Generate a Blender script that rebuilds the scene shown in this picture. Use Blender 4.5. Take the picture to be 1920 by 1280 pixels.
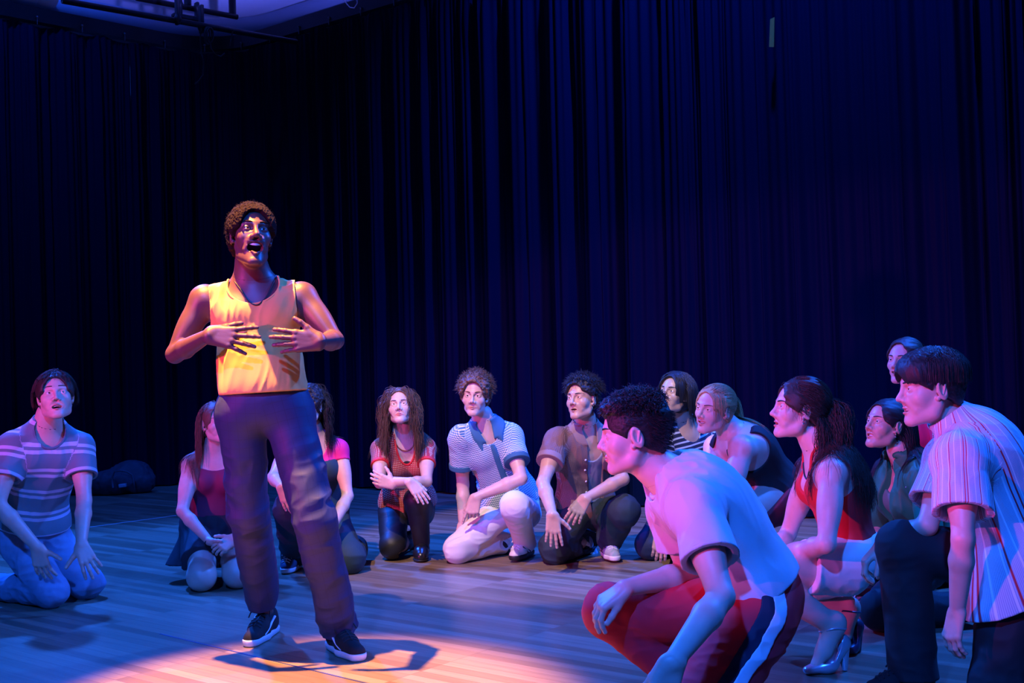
import bpy, math, random, os
import numpy as np
from mathutils import Vector, Matrix

# ------------------------------------------------------------------ camera
SC = bpy.context.scene
for o_ in list(bpy.data.objects):
    bpy.data.objects.remove(o_)
FPX = 2200.0
CAMZ = 1.18
PITCH = math.atan(40 / FPX)
ROLL = 0.028
_r0 = np.array([1.0, 0, 0]); _u0 = np.array([0, -math.sin(PITCH), math.cos(PITCH)])
CF = np.array([0, math.cos(PITCH), math.sin(PITCH)])
CR = math.cos(ROLL) * _r0 - math.sin(ROLL) * _u0
CU = math.sin(ROLL) * _r0 + math.cos(ROLL) * _u0
CP = np.array([0, 0, CAMZ])
cam_d = bpy.data.cameras.new('camera')
cam_d.sensor_width = 36.0
cam_d.lens = FPX / 1920 * 36
cam_d.clip_start = 0.05
cam = bpy.data.objects.new('camera', cam_d)
SC.collection.objects.link(cam)
M_ = Matrix(((CR[0], CU[0], -CF[0], CP[0]), (CR[1], CU[1], -CF[1], CP[1]), (CR[2], CU[2], -CF[2], CP[2]), (0, 0, 0, 1)))
cam.matrix_world = M_
SC.camera = cam


def pt(px, py, D):
    return CP + D * (CF + CR * (px - 960) / FPX + CU * (640 - py) / FPX)


def floor_pt(px, py, z=0.0):
    d = CF + CR * (px - 960) / FPX + CU * (640 - py) / FPX
    return CP + d * ((z - CP[2]) / d[2])


def depth(p):
    return float(np.dot(np.asarray(p) - CP, CF))


def proj(p):
    v = np.asarray(p) - CP
    D = v @ CF
    return 960 + FPX * (v @ CR) / D, 640 - FPX * (v @ CU) / D


# ------------------------------------------------------------------ light and exposure
SC.view_settings.view_transform = 'Standard'
SC.view_settings.look = 'None'
SC.view_settings.exposure = 0.0
SC.view_settings.gamma = 1.0
SC.view_settings.use_curve_mapping = False
try:
    SC.cycles.max_bounces = 4
    SC.cycles.diffuse_bounces = 2
    SC.cycles.glossy_bounces = 2
    SC.cycles.use_denoising = True
except Exception:
    pass
wd = bpy.data.worlds.new('world')
SC.world = wd
wd.use_nodes = True
wd.node_tree.nodes['Background'].inputs[0].default_value = (0.004, 0.012, 0.09, 1)
wd.node_tree.nodes['Background'].inputs[1].default_value = 0.15


def spot(name, loc, target, color, power, size_deg, blend=0.3, radius=0.05, sy=1.0):
    l = bpy.data.lights.new(name, 'SPOT')
    l.energy = power; l.color = color; l.spot_size = math.radians(size_deg); l.spot_blend = blend
    l.shadow_soft_size = radius
    o = bpy.data.objects.new(name, l)
    SC.collection.objects.link(o)
    o.location = loc
    o.rotation_euler = (Vector(target) - Vector(loc)).to_track_quat('-Z', 'Y').to_euler()
    o.scale = (1, sy, 1)
    return o


#LIGHTS#
spot('warm_top_spotlight', (-1.88, 4.32, 5.8), (-0.80, 4.22, 0), (1.0, 0.44, 0.10), 11500, 20, 0.55, 0.05)
spot('pale_front_spotlight', (-1.9, 1.5, 6.6), (0.20, 7.35, 0.30), (1.0, 0.72, 0.62), 2800, 21, 0.25, 0.05)
spot('magenta_side_spotlight', (-5.2, 0.9, 2.0), (-1.2, 4.6, 1.36), (1.0, 0.06, 0.62), 1350, 60, 0.35, 0.08, .30)
spot('magenta_low_spotlight', (-4.6, -0.4, 2.2), (1.6, 3.9, 0.85), (1.0, 0.11, 0.70), 720, 24, 0.4, 0.08, .45)
spot('blue_back_spotlight', (4.4, 6.6, 5.4), (0.6, 4.0, 0), (0.012, 0.125, 1.0), 3900, 74, 0.5, 0.12)
spot('blue_left_spotlight', (-3.4, 8.6, 5.2), (-2.0, 5.4, 0), (0.008, 0.115, 1.0), 4600, 88, 0.5, 0.12)
spot('blue_front_spotlight', (-1.3, -1.4, 5.2), (-0.4, 5.0, 0.3), (0.012, 0.125, 1.0), 3400, 52, 0.6, 0.12)
spot('blue_curtain_spotlight', (1.7, 7.3, 8.6), (2.0, 8.55, 4.6), (0.008, 0.085, 1.0), 7500, 84, 1.0, 0.12)
spot('blue_cove_spotlight', (-1.1, 7.35, 3.35), (-3.5, 12.4, 6.9), (0.11, 0.13, 1.0), 2700, 64, 0.5, 0.05, .5)
spot('blue_left_curtain_spotlight', (-4.3, 8.9, 8.2), (-5.3, 10.3, 3.6), (0.01, 0.10, 1.0), 1500, 80, 1.0, 0.12)

# ------------------------------------------------------------------ helpers


def tag(o, label=None, cat=None, group=None, kind=None):
    if label: o['label'] = label
    if cat: o['category'] = cat
    if group: o['group'] = group
    if kind: o['kind'] = kind
    return o


def empty(name, loc, label=None, cat=None, group=None):
    o = bpy.data.objects.new(name, None)
    o.empty_display_size = 0.1
    o.location = loc
    SC.collection.objects.link(o)
    return tag(o, label, cat, group)


def mesh_obj(name, V, faces, mat, parent=None, smooth=True, attrs=None, nf=4):
    """V (n,3) world, faces (m,nf) int array or list of lists"""
    V = np.asarray(V, dtype=np.float32)
    off = np.zeros(3)
    if parent is not None:
        q = parent
        while q is not None:
            off += np.array(q.location); q = q.parent
    me = bpy.data.meshes.new(name)
    if isinstance(faces, np.ndarray):
        m = faces.shape[0]; k = faces.shape[1]
        me.vertices.add(len(V)); me.vertices.foreach_set('co', (V - off).astype(np.float32).ravel())
        me.loops.add(m * k); me.loops.foreach_set('vertex_index', faces.astype(np.int32).ravel())
        me.polygons.add(m)
        me.polygons.foreach_set('loop_start', np.arange(0, m * k, k, dtype=np.int32))
        me.polygons.foreach_set('loop_total', np.full(m, k, dtype=np.int32))
        me.update(calc_edges=True)
    else:
        me.from_pydata([tuple(v) for v in (V - off)], [], faces)
    me.polygons.foreach_set('use_smooth', np.full(len(me.polygons), smooth, dtype=bool))
    if attrs:
        for an, (ty, arr) in attrs.items():
            a = me.attributes.new(an, ty, 'POINT')
            if ty == 'FLOAT_VECTOR':
                a.data.foreach_set('vector', arr.astype(np.float32).ravel())
            elif ty == 'FLOAT_COLOR':
                a.data.foreach_set('color', arr.astype(np.float32).ravel())
            else:
                a.data.foreach_set('value', arr.astype(np.float32).ravel())
    me.materials.append(mat)
    me.validate()
    o = bpy.data.objects.new(name, me)
    SC.collection.objects.link(o)
    if parent is not None: o.parent = parent
    return o


def nrm(v):
    v = np.asarray(v, float)
    return v / (np.linalg.norm(v) + 1e-12)


def tubes(paths, radii, sides=5, cap=True):
    """paths: list of (n,3); radii: list of scalar or (n,) -> V, F(list of quads array)"""
    Vs = []; Fs = []; base = 0
    for P, R in zip(paths, radii):
        P = np.asarray(P, float); n = len(P)
        R = np.broadcast_to(np.asarray(R, float), (n,))
        T = np.gradient(P, axis=0); T /= (np.linalg.norm(T, axis=1, keepdims=True) + 1e-12)
        up = np.array([0, 0, 1.0]) if abs(T[0, 2]) < 0.9 else np.array([1.0, 0, 0])
        A = np.cross(T, up); A /= (np.linalg.norm(A, axis=1, keepdims=True) + 1e-9)
        B = np.cross(T, A)
        for i in range(1, n):
            if A[i] @ A[i - 1] < 0: A[i] *= -1; B[i] *= -1
        th = np.arange(sides) * 2 * math.pi / sides
        ring = P[:, None, :] + R[:, None, None] * (np.cos(th)[None, :, None] * A[:, None, :] + np.sin(th)[None, :, None] * B[:, None, :])
        Vs.append(ring.reshape(-1, 3))
        i = np.arange(n - 1)[:, None] * sides; j = np.arange(sides)[None, :]; j2 = (j + 1) % sides
        q = np.stack([i + j, i + j2, i + sides + j2, i + sides + j], -1).reshape(-1, 4) + base
        Fs.append(q)
        if cap:
            for b0 in (0, (n - 1) * sides):
                if sides >= 4:
                    for k in range(1, sides - 2, 2):
                        Fs.append(np.array([[b0, b0 + k, b0 + k + 1, b0 + k + 2]]) + base)
        base += n * sides
    return np.concatenate(Vs), np.concatenate(Fs)


# ------------------------------------------------------------------ distance-field modelling
def sph(c, r):
    c = np.asarray(c, np.float32)
    return lambda P: np.sqrt(((P - c) ** 2).sum(1)) - r


def cone(a, b, ra, rb):
    a = np.asarray(a, np.float32); b = np.asarray(b, np.float32); ba = b - a; L2 = float(ba @ ba) + 1e-9

    def f(P):
        q = P - a
        t = np.clip(q @ ba / L2, 0, 1)
        return np.sqrt(((q - t[:, None] * ba) ** 2).sum(1)) - (ra + (rb - ra) * t)
    return f


def fcone(a, b, ra, rb, n, flat):
    """cone flattened along unit dir n by factor flat (<1)"""
    a = np.asarray(a, np.float32); n = nrm(n).astype(np.float32); b = np.asarray(b, np.float32)
    s = 1.0 / flat - 1.0
    b2 = b + n * float((b - a) @ n) * s
    c = cone(a, b2, ra, rb)

    def f(P):
        q = P + n * (((P - a) @ n) * s)[:, None]
        return c(q.astype(np.float32)) * (flat * 0.5 + 0.5)
    return f


def ell(c, R, r):
    """R rows = axes"""
    c = np.asarray(c, np.float32); R = np.asarray(R, np.float32); r = np.asarray(r, np.float32)

    def f(P):
        q = (P - c) @ R.T
        k0 = np.sqrt(((q / r) ** 2).sum(1)); k1 = np.sqrt(((q / r ** 2) ** 2).sum(1)) + 1e-6
        return k0 * (k0 - 1) / k1
    return f


def box(c, R, h, rr=0.0):
    c = np.asarray(c, np.float32); R = np.asarray(R, np.float32); h = np.asarray(h, np.float32)

    def f(P):
        q = np.abs((P - c) @ R.T) - (h - rr)
        return np.sqrt((np.maximum(q, 0) ** 2).sum(1)) + np.minimum(q.max(1), 0) - rr
    return f


def plane(p0, n):
    """negative on the side opposite n"""
    p0 = np.asarray(p0, np.float32); n = nrm(n).astype(np.float32)
    return lambda P: (P - p0) @ n


def smin(a, b, k):
    h = np.maximum(k - np.abs(a - b), 0) / k
    return np.minimum(a, b) - h * h * k * 0.25


def smax(a, b, k):
    return -smin(-a, -b, k)


def U(lst, k=0.03):
    """smooth union; items f or (f,k)"""
    def f(P):
        d = None
        for it in lst:
            g, kk = it if isinstance(it, tuple) else (it, k)
            v = g(P)
            d = v if d is None else smin(d, v, kk)
        return d
    return f


def inter(f, *gs, k=0.004):
    def h(P):
        d = f(P)
        for g in gs: d = smax(d, g(P), k)
        return d
    return h


def sub(f, *gs, k=0.004):
    def h(P):
        d = f(P)
        for g in gs: d = smax(d, -g(P), k)
        return d
    return h


def _hash(i, j, k, s):
    n = (i * 374761393 + j * 668265263 + k * 2147483647 + s * 974711) & 0x7fffffff
    n = ((n ^ (n >> 13)) * 1274126177) & 0x7fffffff
    return ((n ^ (n >> 16)) & 0xffff).astype(np.float32) / 65535.0


def vnoise(P, freq, seed=0):
    q = P * freq
    i = np.floor(q).astype(np.int64); f = (q - i).astype(np.float32); f = f * f * (3 - 2 * f)
    r = 0
    for dx in (0, 1):
        wx = f[:, 0] if dx else 1 - f[:, 0]
        for dy in (0, 1):
            wy = f[:, 1] if dy else 1 - f[:, 1]
            for dz in (0, 1):
                wz = f[:, 2] if dz else 1 - f[:, 2]
                r = r + wx * wy * wz * _hash(i[:, 0] + dx, i[:, 1] + dy, i[:, 2] + dz, seed)
    return r * 2 - 1


def folds(f, amp, axis, freq=14, squash=0.25, seed=1, fine=True):
    """cloth folds: ridged noise, long along `axis`"""
    ax = nrm(axis).astype(np.float32)

    def g(P):
        d = f(P)
        m = np.abs(d) < 0.05
        if m.any():
            Q = P[m]
            Q2 = Q - ax * ((Q @ ax) * (1 - squash))[:, None]
            w = vnoise(Q, 5.0, seed + 7) * 0.05
            Q2 = Q2 + w[:, None]
            n = (1 - np.abs(vnoise(Q2, freq, seed)) * 2.2)
            if fine: n = n + 0.45 * (1 - np.abs(vnoise(Q2, freq * 2.3, seed + 3)) * 2.2)
            mod = np.clip(vnoise(Q, 4.0, seed + 9) * 0.9 + 0.65, 0.15, 1.3)
            d = d.copy(); d[m] -= amp * n * mod
        return d
    return g





def surf(f, lo, hi, h, project=1):
    lo = np.asarray(lo, float); hi = np.asarray(hi, float)
    B = 8
    nb = np.maximum(np.ceil((hi - lo) / (h * B)).astype(int), 1)
    n = nb * B + 1
    bc = np.stack(np.meshgrid(*[np.arange(k) for k in nb], indexing='ij'), -1).reshape(-1, 3)
    cen = (lo + (bc + 0.5) * h * B).astype(np.float32)
    dc = f(cen)
    act = np.abs(dc) < B * h * 0.87 * 1.25 + 0.012
    D = np.empty(tuple(n), np.float32)
    Dc = np.repeat(np.repeat(np.repeat(dc.reshape(nb), B, 0), B, 1), B, 2)
    D[:-1, :-1, :-1] = Dc
    D[-1] = 1; D[:, -1] = 1; D[:, :, -1] = 1
    del Dc
    D = np.where(D < 0, -1, 1).astype(np.float32)
    ab = bc[act]
    o = np.stack(np.meshgrid(*[np.arange(B + 1)] * 3, indexing='ij'), -1).reshape(-1, 3)
    for s in range(0, len(ab), 400):
        a = ab[s:s + 400]
        I = (a[:, None, :] * B + o[None]).reshape(-1, 3)
        Pn = (lo + I * h).astype(np.float32)
        D[I[:, 0], I[:, 1], I[:, 2]] = f(Pn)
    D[0] = np.abs(D[0]) + 1e-5; D[-1] = np.abs(D[-1]) + 1e-5
    D[:, 0] = np.abs(D[:, 0]) + 1e-5; D[:, -1] = np.abs(D[:, -1]) + 1e-5
    D[:, :, 0] = np.abs(D[:, :, 0]) + 1e-5; D[:, :, -1] = np.abs(D[:, :, -1]) + 1e-5
    S = (D < 0)
    cnt = np.zeros(tuple(n - 1), np.uint8)
    for dx in (0, 1):
        for dy in (0, 1):
            for dz in (0, 1):
                cnt += S[dx:n[0] - 1 + dx, dy:n[1] - 1 + dy, dz:n[2] - 1 + dz]
    C = np.argwhere((cnt > 0) & (cnt < 8))
    vid = np.full(tuple(n - 1), -1, np.int32)
    vid[C[:, 0], C[:, 1], C[:, 2]] = np.arange(len(C))
    acc = np.zeros((len(C), 3)); wt = np.zeros(len(C))
    for ax in range(3):
        o1, o2 = [a for a in range(3) if a != ax]
        for u in (0, 1):
            for v in (0, 1):
                a = C.copy(); a[:, o1] += u; a[:, o2] += v
                b = a.copy(); b[:, ax] += 1
                da = D[a[:, 0], a[:, 1], a[:, 2]]; db = D[b[:, 0], b[:, 1], b[:, 2]]
                m = (da < 0) != (db < 0)
                t = np.where(m, da / (da - db + 1e-20), 0)
                p = a.astype(float); p[:, ax] += t
                acc[m] += p[m]; wt[m] += 1
    V = lo + acc / wt[:, None] * h
    quads = []
    for ax in range(3):
        o1, o2 = (ax + 1) % 3, (ax + 2) % 3
        sl = [slice(None)] * 3; sl2 = [slice(None)] * 3
        sl[ax] = slice(0, -1); sl2[ax] = slice(1, None)
        ch = S[tuple(sl)] != S[tuple(sl2)]
        E = np.argwhere(ch)
        ok = (E[:, o1] > 0) & (E[:, o2] > 0) & (E[:, o1] < n[o1] - 1) & (E[:, o2] < n[o2] - 1)
        E = E[ok]
        if not len(E): continue
        neg = S[E[:, 0], E[:, 1], E[:, 2]]

        def cid(d1, d2):
            c = E.copy(); c[:, o1] -= d1; c[:, o2] -= d2
            return vid[c[:, 0], c[:, 1], c[:, 2]]
        q = np.stack([cid(1, 1), cid(0, 1), cid(0, 0), cid(1, 0)], 1)
        q[~neg] = q[~neg][:, ::-1]
        quads.append(q)
    F = np.concatenate(quads)
    F = F[(F >= 0).all(1)]
    for _ in range(project):
        P = V.astype(np.float32); e = h * 0.35
        d0 = f(P)
        g = np.stack([f(P + np.array(x, np.float32) * e) - f(P - np.array(x, np.float32) * e) for x in ((1, 0, 0), (0, 1, 0), (0, 0, 1))], 1) / (2 * e)
        g2 = (g ** 2).sum(1) + 1e-6
        st = -(d0 / g2)[:, None] * g
        l = np.linalg.norm(st, axis=1, keepdims=True)
        st *= np.minimum(1, h * 0.6 / (l + 1e-9))
        V = V + st * 0.9
    return V, F


def main_parts(V, F, frac=.03):
    """leave out crumbs: loose bits much smaller than the whole"""
    lab = np.arange(len(V))
    for _ in range(60):
        lf = lab[F].min(1); new = lab.copy()
        np.minimum.at(new, F.ravel(), np.repeat(lf, F.shape[1]))
        new = new[new]
        if (new == lab).all(): break
        lab = new
    c = np.bincount(lab[F[:, 0]], minlength=len(V))
    keep = c[lab[F[:, 0]]] > frac * len(F)
    F = F[keep]
    used = np.zeros(len(V), bool); used[F.ravel()] = True
    idx = np.cumsum(used) - 1
    return V[used], idx[F]


def join_vf(parts):
    Vs = []; Fs = []; b = 0
    for V, F in parts:
        Vs.append(V); Fs.append(F + b); b += len(V)
    return np.concatenate(Vs), np.concatenate(Fs)


# ------------------------------------------------------------------ materials
_mats = {}


class NT:
    def __init__(self, name):
        self.m = bpy.data.materials.new(name); self.m.use_nodes = True
        self.t = self.m.node_tree; self.n = self.t.nodes; self.b = self.n['Principled BSDF']

    def node(self, ty, **kw):
        n = self.n.new(ty)
        for k, v in kw.items():
            if k.startswith('i_'):
                n.inputs[int(k[2:])].default_value = v
            else: setattr(n, k, v)
        return n

    def link(self, a, b): self.t.links.new(a, b)

    def math(self, op, a, b=None, c=None):
        n = self.n.new('ShaderNodeMath'); n.operation = op
        for i, x in enumerate((a, b, c)):
            if x is None: continue
            if isinstance(x, (int, float)): n.inputs[i].default_value = x
            else: self.link(x, n.inputs[i])
        return n.outputs[0]

    def mix(self, fac, a, b):
        n = self.n.new('ShaderNodeMix'); n.data_type = 'RGBA'
        if isinstance(fac, (int, float)): n.inputs[0].default_value = fac
        else: self.link(fac, n.inputs[0])
        for i, x in ((6, a), (7, b)):
            if isinstance(x, tuple): n.inputs[i].default_value = (x[0], x[1], x[2], 1)
            else: self.link(x, n.inputs[i])
        return n.outputs[2]

    def bump(self, h, strength=0.3, dist=0.01):
        n = self.n.new('ShaderNodeBump'); n.inputs['Strength'].default_value = strength; n.inputs['Distance'].default_value = dist
        self.link(h, n.inputs['Height']); self.link(n.outputs[0], self.b.inputs['Normal'])

    def noise(self, scale, vec=None, detail=3, rough=0.5):
        n = self.n.new('ShaderNodeTexNoise'); n.inputs['Scale'].default_value = scale; n.inputs['Detail'].default_value = detail
        n.inputs['Roughness'].default_value = rough
        if vec is None: vec = self.coord()
        self.link(vec, n.inputs['Vector'])
        return n.outputs[0]

    def coord(self):
        g = self.n.new('ShaderNodeNewGeometry'); return g.outputs['Position']

    def attr(self, name):
        a = self.n.new('ShaderNodeAttribute'); a.attribute_name = name
        s = self.n.new('ShaderNodeSeparateXYZ'); self.link(a.outputs['Vector'], s.inputs[0])
        return a, s


def simple(name, col, rough=0.6, metal=0.0, noise=0.0, nscale=60, bump=0.0, bscale=300, sheen=0.0, spec=None):
    if name in _mats: return _mats[name]
    t = NT(name)
    t.b.inputs['Roughness'].default_value = rough
    t.b.inputs['Metallic'].default_value = metal
    if spec is not None: t.b.inputs['Specular IOR Level'].default_value = spec
    if sheen: t.b.inputs['Sheen Weight'].default_value = sheen
    if noise:
        f = t.noise(nscale)
        c = t.mix(f, tuple(max(0, x * (1 - noise)) for x in col), tuple(min(1, x * (1 + noise)) for x in col))
        t.link(c, t.b.inputs['Base Color'])
    else:
        t.b.inputs['Base Color'].default_value = (*col, 1)
    if bump:
        t.bump(t.noise(bscale, detail=2), bump, 0.002)
    _mats[name] = t.m
    return t.m


def skin_mat(name, col, rough=0.42):
    if name in _mats: return _mats[name]
    t = NT(name)
    a = t.n.new('ShaderNodeAttribute'); a.attribute_name = 'tint'
    lip = (min(1, col[0] * 0.92), col[1] * 0.5, col[2] * 0.5)
    f = t.noise(35, detail=4)
    base = t.mix(f, tuple(x * 0.88 for x in col), tuple(min(1, x * 1.1) for x in col))
    s = t.n.new('ShaderNodeSeparateXYZ'); t.link(a.outputs['Vector'], s.inputs[0])
    c1 = t.mix(s.outputs[0], base, lip)
    c2 = t.mix(s.outputs[1], c1, (0.10, 0.012, 0.012))
    c3 = t.mix(s.outputs[2], c2, (min(1, col[0] * 1.35 + .05), min(1, col[1] * 1.35 + .04), min(1, col[2] * 1.4 + .05)))
    t.link(c3, t.b.inputs['Base Color'])
    t.b.inputs['Roughness'].default_value = rough
    t.b.inputs['Subsurface Weight'].default_value = 0.12
    t.b.inputs['Subsurface Scale'].default_value = 0.012
    t.bump(t.noise(420, detail=2), 0.12, 0.001)
    _mats[name] = t.m
    return t.m
# ------------------------------------------------------------------ figures
def facing(yaw, pitch=0, roll=0):
    a, p, r = map(math.radians, (yaw, pitch, roll))
    f = np.array([math.sin(a) * math.cos(p), -math.cos(a) * math.cos(p), math.sin(p)])
    up = nrm(np.array([0, 0, 1.0]) - f * f[2])
    left = np.cross(up, f)
    up2 = math.cos(r) * up + math.sin(r) * left
    left2 = np.cross(up2, f)
    return np.stack([left2, f, up2])


def body_uv(segs):
    """segs: list of (a,b,side) -> function giving (lateral, along, front) coordinates per vertex"""
    def fn(V):
        best = None; out = np.zeros((len(V), 3))
        for a, b, side, w, v0 in segs:
            a = np.asarray(a); b = np.asarray(b); ba = b - a; L = np.linalg.norm(ba); u = ba / L
            t = np.clip((V - a) @ u, -0.1, L + 0.05)
            c = a + t[:, None] * u
            d = np.linalg.norm(V - c, axis=1) - w
            s = nrm(side - u * (side @ u)); fr = np.cross(u, s)
            uv = np.stack([(V - a) @ s, v0 + (V - a) @ u, (V - a) @ fr], 1)
            m = np.ones(len(V), bool) if best is None else d < best
            best = d if best is None else np.minimum(best, d)
            out[m] = uv[m]
        return out
    return fn


class Fig:
    def __init__(self, label, sex='m', s=1.0, skin=None, group=None, res=0.006, w=1.0):
        self.label, self.sex, self.s, self.skin, self.res, self.w = label, sex, s, skin, res, w
        self.J = {}
        self.lw = (0.88 if sex == 'f' else 1.0) * w
        self.hands = {}
        self.feet = {}
        self.warn = []

    # --- placing
    def at(self, **kw):
        for k, (x, y, D) in kw.items(): self.J[k] = pt(x, y, D)
        return self

    def go(self, parent, name, px, py, L, sg, warn=True):
        """place joint on the sight line of (px,py) at bone length L from parent; sg -1 nearer, +1 farther"""
        A = self.J[parent]; L = L * self.s
        d = CF + CR * (px - 960) / FPX + CU * (640 - py) / FPX
        # |CP + D d - A| = L
        e = CP - A; a = d @ d; b = 2 * e @ d; c = e @ e - L * L
        q = b * b - 4 * a * c
        if q < 0:
            D = -b / (2 * a)
            dist = np.linalg.norm(CP + D * d - A)
            self.warn.append('%s->%s %.2f>%.2f' % (parent, name, dist, L))
            X = CP + D * d
        else:
            D = (-b + sg * math.sqrt(q)) / (2 * a)
            X = CP + D * d
        self.J[name] = X
        return X

    def frame(self):
        J = self.J
        J.setdefault('pel', (J['hL'] + J['hR']) / 2)
        if 'hL' not in J: pass
        self.L = nrm(J['sL'] - J['sR'])
        self.Lp = nrm(J['hL'] - J['hR'])
        self.up = nrm(J['neck'] - J['pel'])
        self.Lc = nrm(self.L - self.up * (self.L @ self.up)); self.Lq = nrm(self.Lp - self.up * (self.Lp @ self.up))
        self.Fc = np.cross(self.Lc, self.up); self.Fp = np.cross(self.Lq, self.up)
        self.Rc = np.stack([self.Lc, self.Fc, self.up]); self.Rp = np.stack([self.Lq, self.Fp, self.up])

    def torso(self, g=0.0, neck=True, belly=0.0, shoulders=True):
        J = self.J; s = self.s; w = self.w; m = self.sex == 'm'
        N, Pv = J['neck'], J['pel']; up, Fc, Fp = self.up, self.Fc, self.Fp
        bend = getattr(self, 'bend', 0.0)
        at = lambda t, b=1.0: Pv + (N - Pv) * t - (Fc + Fp) * 0.5 * bend * 4 * t * (1 - t)
        self.spine = at
        Rm = np.stack([nrm(self.Lc + self.Lq), nrm(np.cross(nrm(self.Lc + self.Lq), up)), up])
        k = 0.06
        r = lambda a, b, c: (a * s * w + g, b * s * w + g, c * s + g)
        out = []
        if m:
            out += [(ell(at(0.03), self.Rp, r(.158, .112, .105)), k),
                    (ell(at(0.36) + Fp * belly * .5, Rm, r(.138, .098 + belly, .155)), k),
                    (ell(at(0.66), self.Rc, r(.158, .112, .165)), k),
                    (ell(at(0.84) - Fc * .005, self.Rc, r(.15, .088, .10)), k)]
            for sd in (1, -1):
                out.append((ell(at(0.76) + self.Lc * sd * .066 * s + Fc * .058 * s, self.Rc, r(.075, .048, .062)), .04))
        else:
            out += [(ell(at(0.03), self.Rp, r(.165, .118, .11)), k),
                    (ell(at(0.38) + Fp * belly * .5, Rm, r(.116, .088 + belly, .14)), k),
                    (ell(at(0.66), self.Rc, r(.132, .098, .15)), k),
                    (ell(at(0.84) - Fc * .005, self.Rc, r(.125, .075, .09)), k)]
            b = getattr(self, 'bust', 1.0)
            for sd in (1, -1):
                out.append((ell(at(0.66) + self.Lc * sd * .064 * s + Fc * .072 * s, self.Rc, r(.062 * b, .062 * b, .066 * b)), .03))
        for sd, q in ((1, 'sL'), (-1, 'sR')):
            sh = J[q]
            if shoulders:
                out.append((cone(N - up * .045 * s - Fc * .01, sh - self.Lc * sd * .02, .058 * s * w + g, (.052 if m else .042) * s * w + g), .05))
                out.append((cone(at(.72) + self.Lc * sd * .06, sh - self.Lc * sd * .02 - up * .02, .07 * s * w + g, (.05 if m else .042) * s * w + g), .05))
                out.append((cone(J['nk2'] - up * .02, N + self.Lc * sd * .075 * s - up * .035, .035 * s + g, .038 * s + g), .04))
        if neck:
            nr = (.057 if m else .048) * s * w ** .5
            out.append((cone(N - up * .03 + Fc * .01, J['nk2'], nr * 1.08 + g, nr + g), .045))
        return out

    def arm(self, sd, g=0.0, ga=None, wrist=True):
        J = self.J; s = self.s; w = self.lw; S, E, W = (J[k + sd] for k in ('s', 'e', 'w'))
        o = [(sph(S, .055 * s * w + g), .03), (cone(S, E, .05 * s * w + g, .037 * s * w + g), .03)]
        mid = S + (E - S) * .42
        side = nrm(np.cross(E - S, W - E) + 1e-6)
        o.append((ell(mid + 0, _basis(E - S), (.046 * s * w + g, .046 * s * w + g, .10 * s)), .03))
        o += [(cone(E, E + (W - E) * .3, .036 * s * w + g, .040 * s * w + g), .012), (cone(E + (W - E) * .3, W, .040 * s * w + g, .0255 * s * w + g), .012)]
        return o

    def leg(self, sd, g=0.0, t0=.088, t1=.060, c=.058, a=.037, k=0.03):
        J = self.J; s = self.s; w = self.w * (1.0 if self.sex == 'm' else 1.02)
        H, K, A = (J[q + sd] for q in ('h', 'k', 'a'))
        o = [(cone(H, K, t0 * s * w + g, t1 * s * w + g), .05), (sph(K + (H - K) * .02, t1 * s * w * 1.0 + g), k),
             (cone(K, K + (A - K) * .3, t1 * s * w * .92 + g, c * s * w + g), k), (cone(K + (A - K) * .3, A, c * s * w + g, a * s * w + g), k)]
        return o

    # --- head
    def head_setup(self, yaw, pitch, roll=0, **kw):
        self.R = facing(yaw, pitch, roll)
        self.hp = dict(open=0.0, mw=.024, smile=0.0, jaw=1.0, nose=1.0, brow=0.0, gaze=(0, 0), lids=.0058, wide=1.0)
        self.hp.update(kw)
        self.hs = (1.0 if self.sex == 'm' else .95) * kw.get('hs', 1.0) * self.s ** .3

    def hw(self, x, y, z):
        return self.J['head'] + self.hs * (self.R.T @ np.array([x * self.hp['wide'], y, z]))

    def hv(self, x, y, z):
        return self.R.T @ np.array([x, y, z], float)

    def head_prims(self):
        h = self.hs; p = self.hp; W = self.hw; R = self.R; w = p['wide']
        E = lambda c, r: ell(W(*c), R, [r[0] * h * w, r[1] * h, r[2] * h])
        jd = p['open'] * .85; m = self.sex == 'm'; jw = p['jaw'] * (1.0 if m else .9)
        o = [(E((0, -.018, .035), (.074, .094, .083)), .03),
             (E((0, .022, .02), (.066, .068, .07)), .03),
             (E((0, .030, -.035 - jd * .3), (.060 * jw, .060, .072 + jd * .4)), .03),
             (E((0, .040, -.078 - jd), (.043 * jw, .046, .032)), .025),
             (cone(W(0, .078, -.102 - jd), W(0, .07, -.095 - jd), .0155 * h, .02 * h), .02)]
        for s in (1, -1):
            o += [(cone(W(s * .053 * jw, .0, -.055), W(s * .046 * jw, .014, -.078 - jd * .5), .015 * h, .013 * h), .025),
                  (cone(W(s * .046 * jw, .014, -.078 - jd * .5), W(s * .016, .074, -.104 - jd), .013 * h, .012 * h), .02),
                  (sph(W(s * .043, .057, -.030), .021 * h), .025),
                  (cone(W(s * .013, .083, .019), W(s * .044, .068, .02), .0105 * h, .009 * h), .014),
                  (sph(W(s * .031, .0715, .0), .0150 * h), .006),
                  (cone(W(s * .013, .099, -.037), W(s * .011, .093, -.034), .0082 * h * p['nose'], .008 * h), .006),
                  (cone(W(s * .02, .082, -.045), W(s * .036, .066, -.066 - jd * .5), .010 * h, .008 * h), .015)]
            # ear
            ea = self.hv(s * .95, -.22, .0); ea = nrm(ea)
            Re = np.stack([ea, nrm(np.cross(self.hv(0, .15, 1), ea)), nrm(self.hv(0, -.15, 1))])
            ec = W(s * .0765, -.008, -.008)
            oe = sub(ell(ec, Re, [.0085 * h, .019 * h, .031 * h]), ell(ec + ea * .009 * h + R.T @ np.array([0, .001, .003]), Re, [.0085 * h, .0115 * h, .021 * h]), k=.003)
            o.append((oe, .005))
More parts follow.
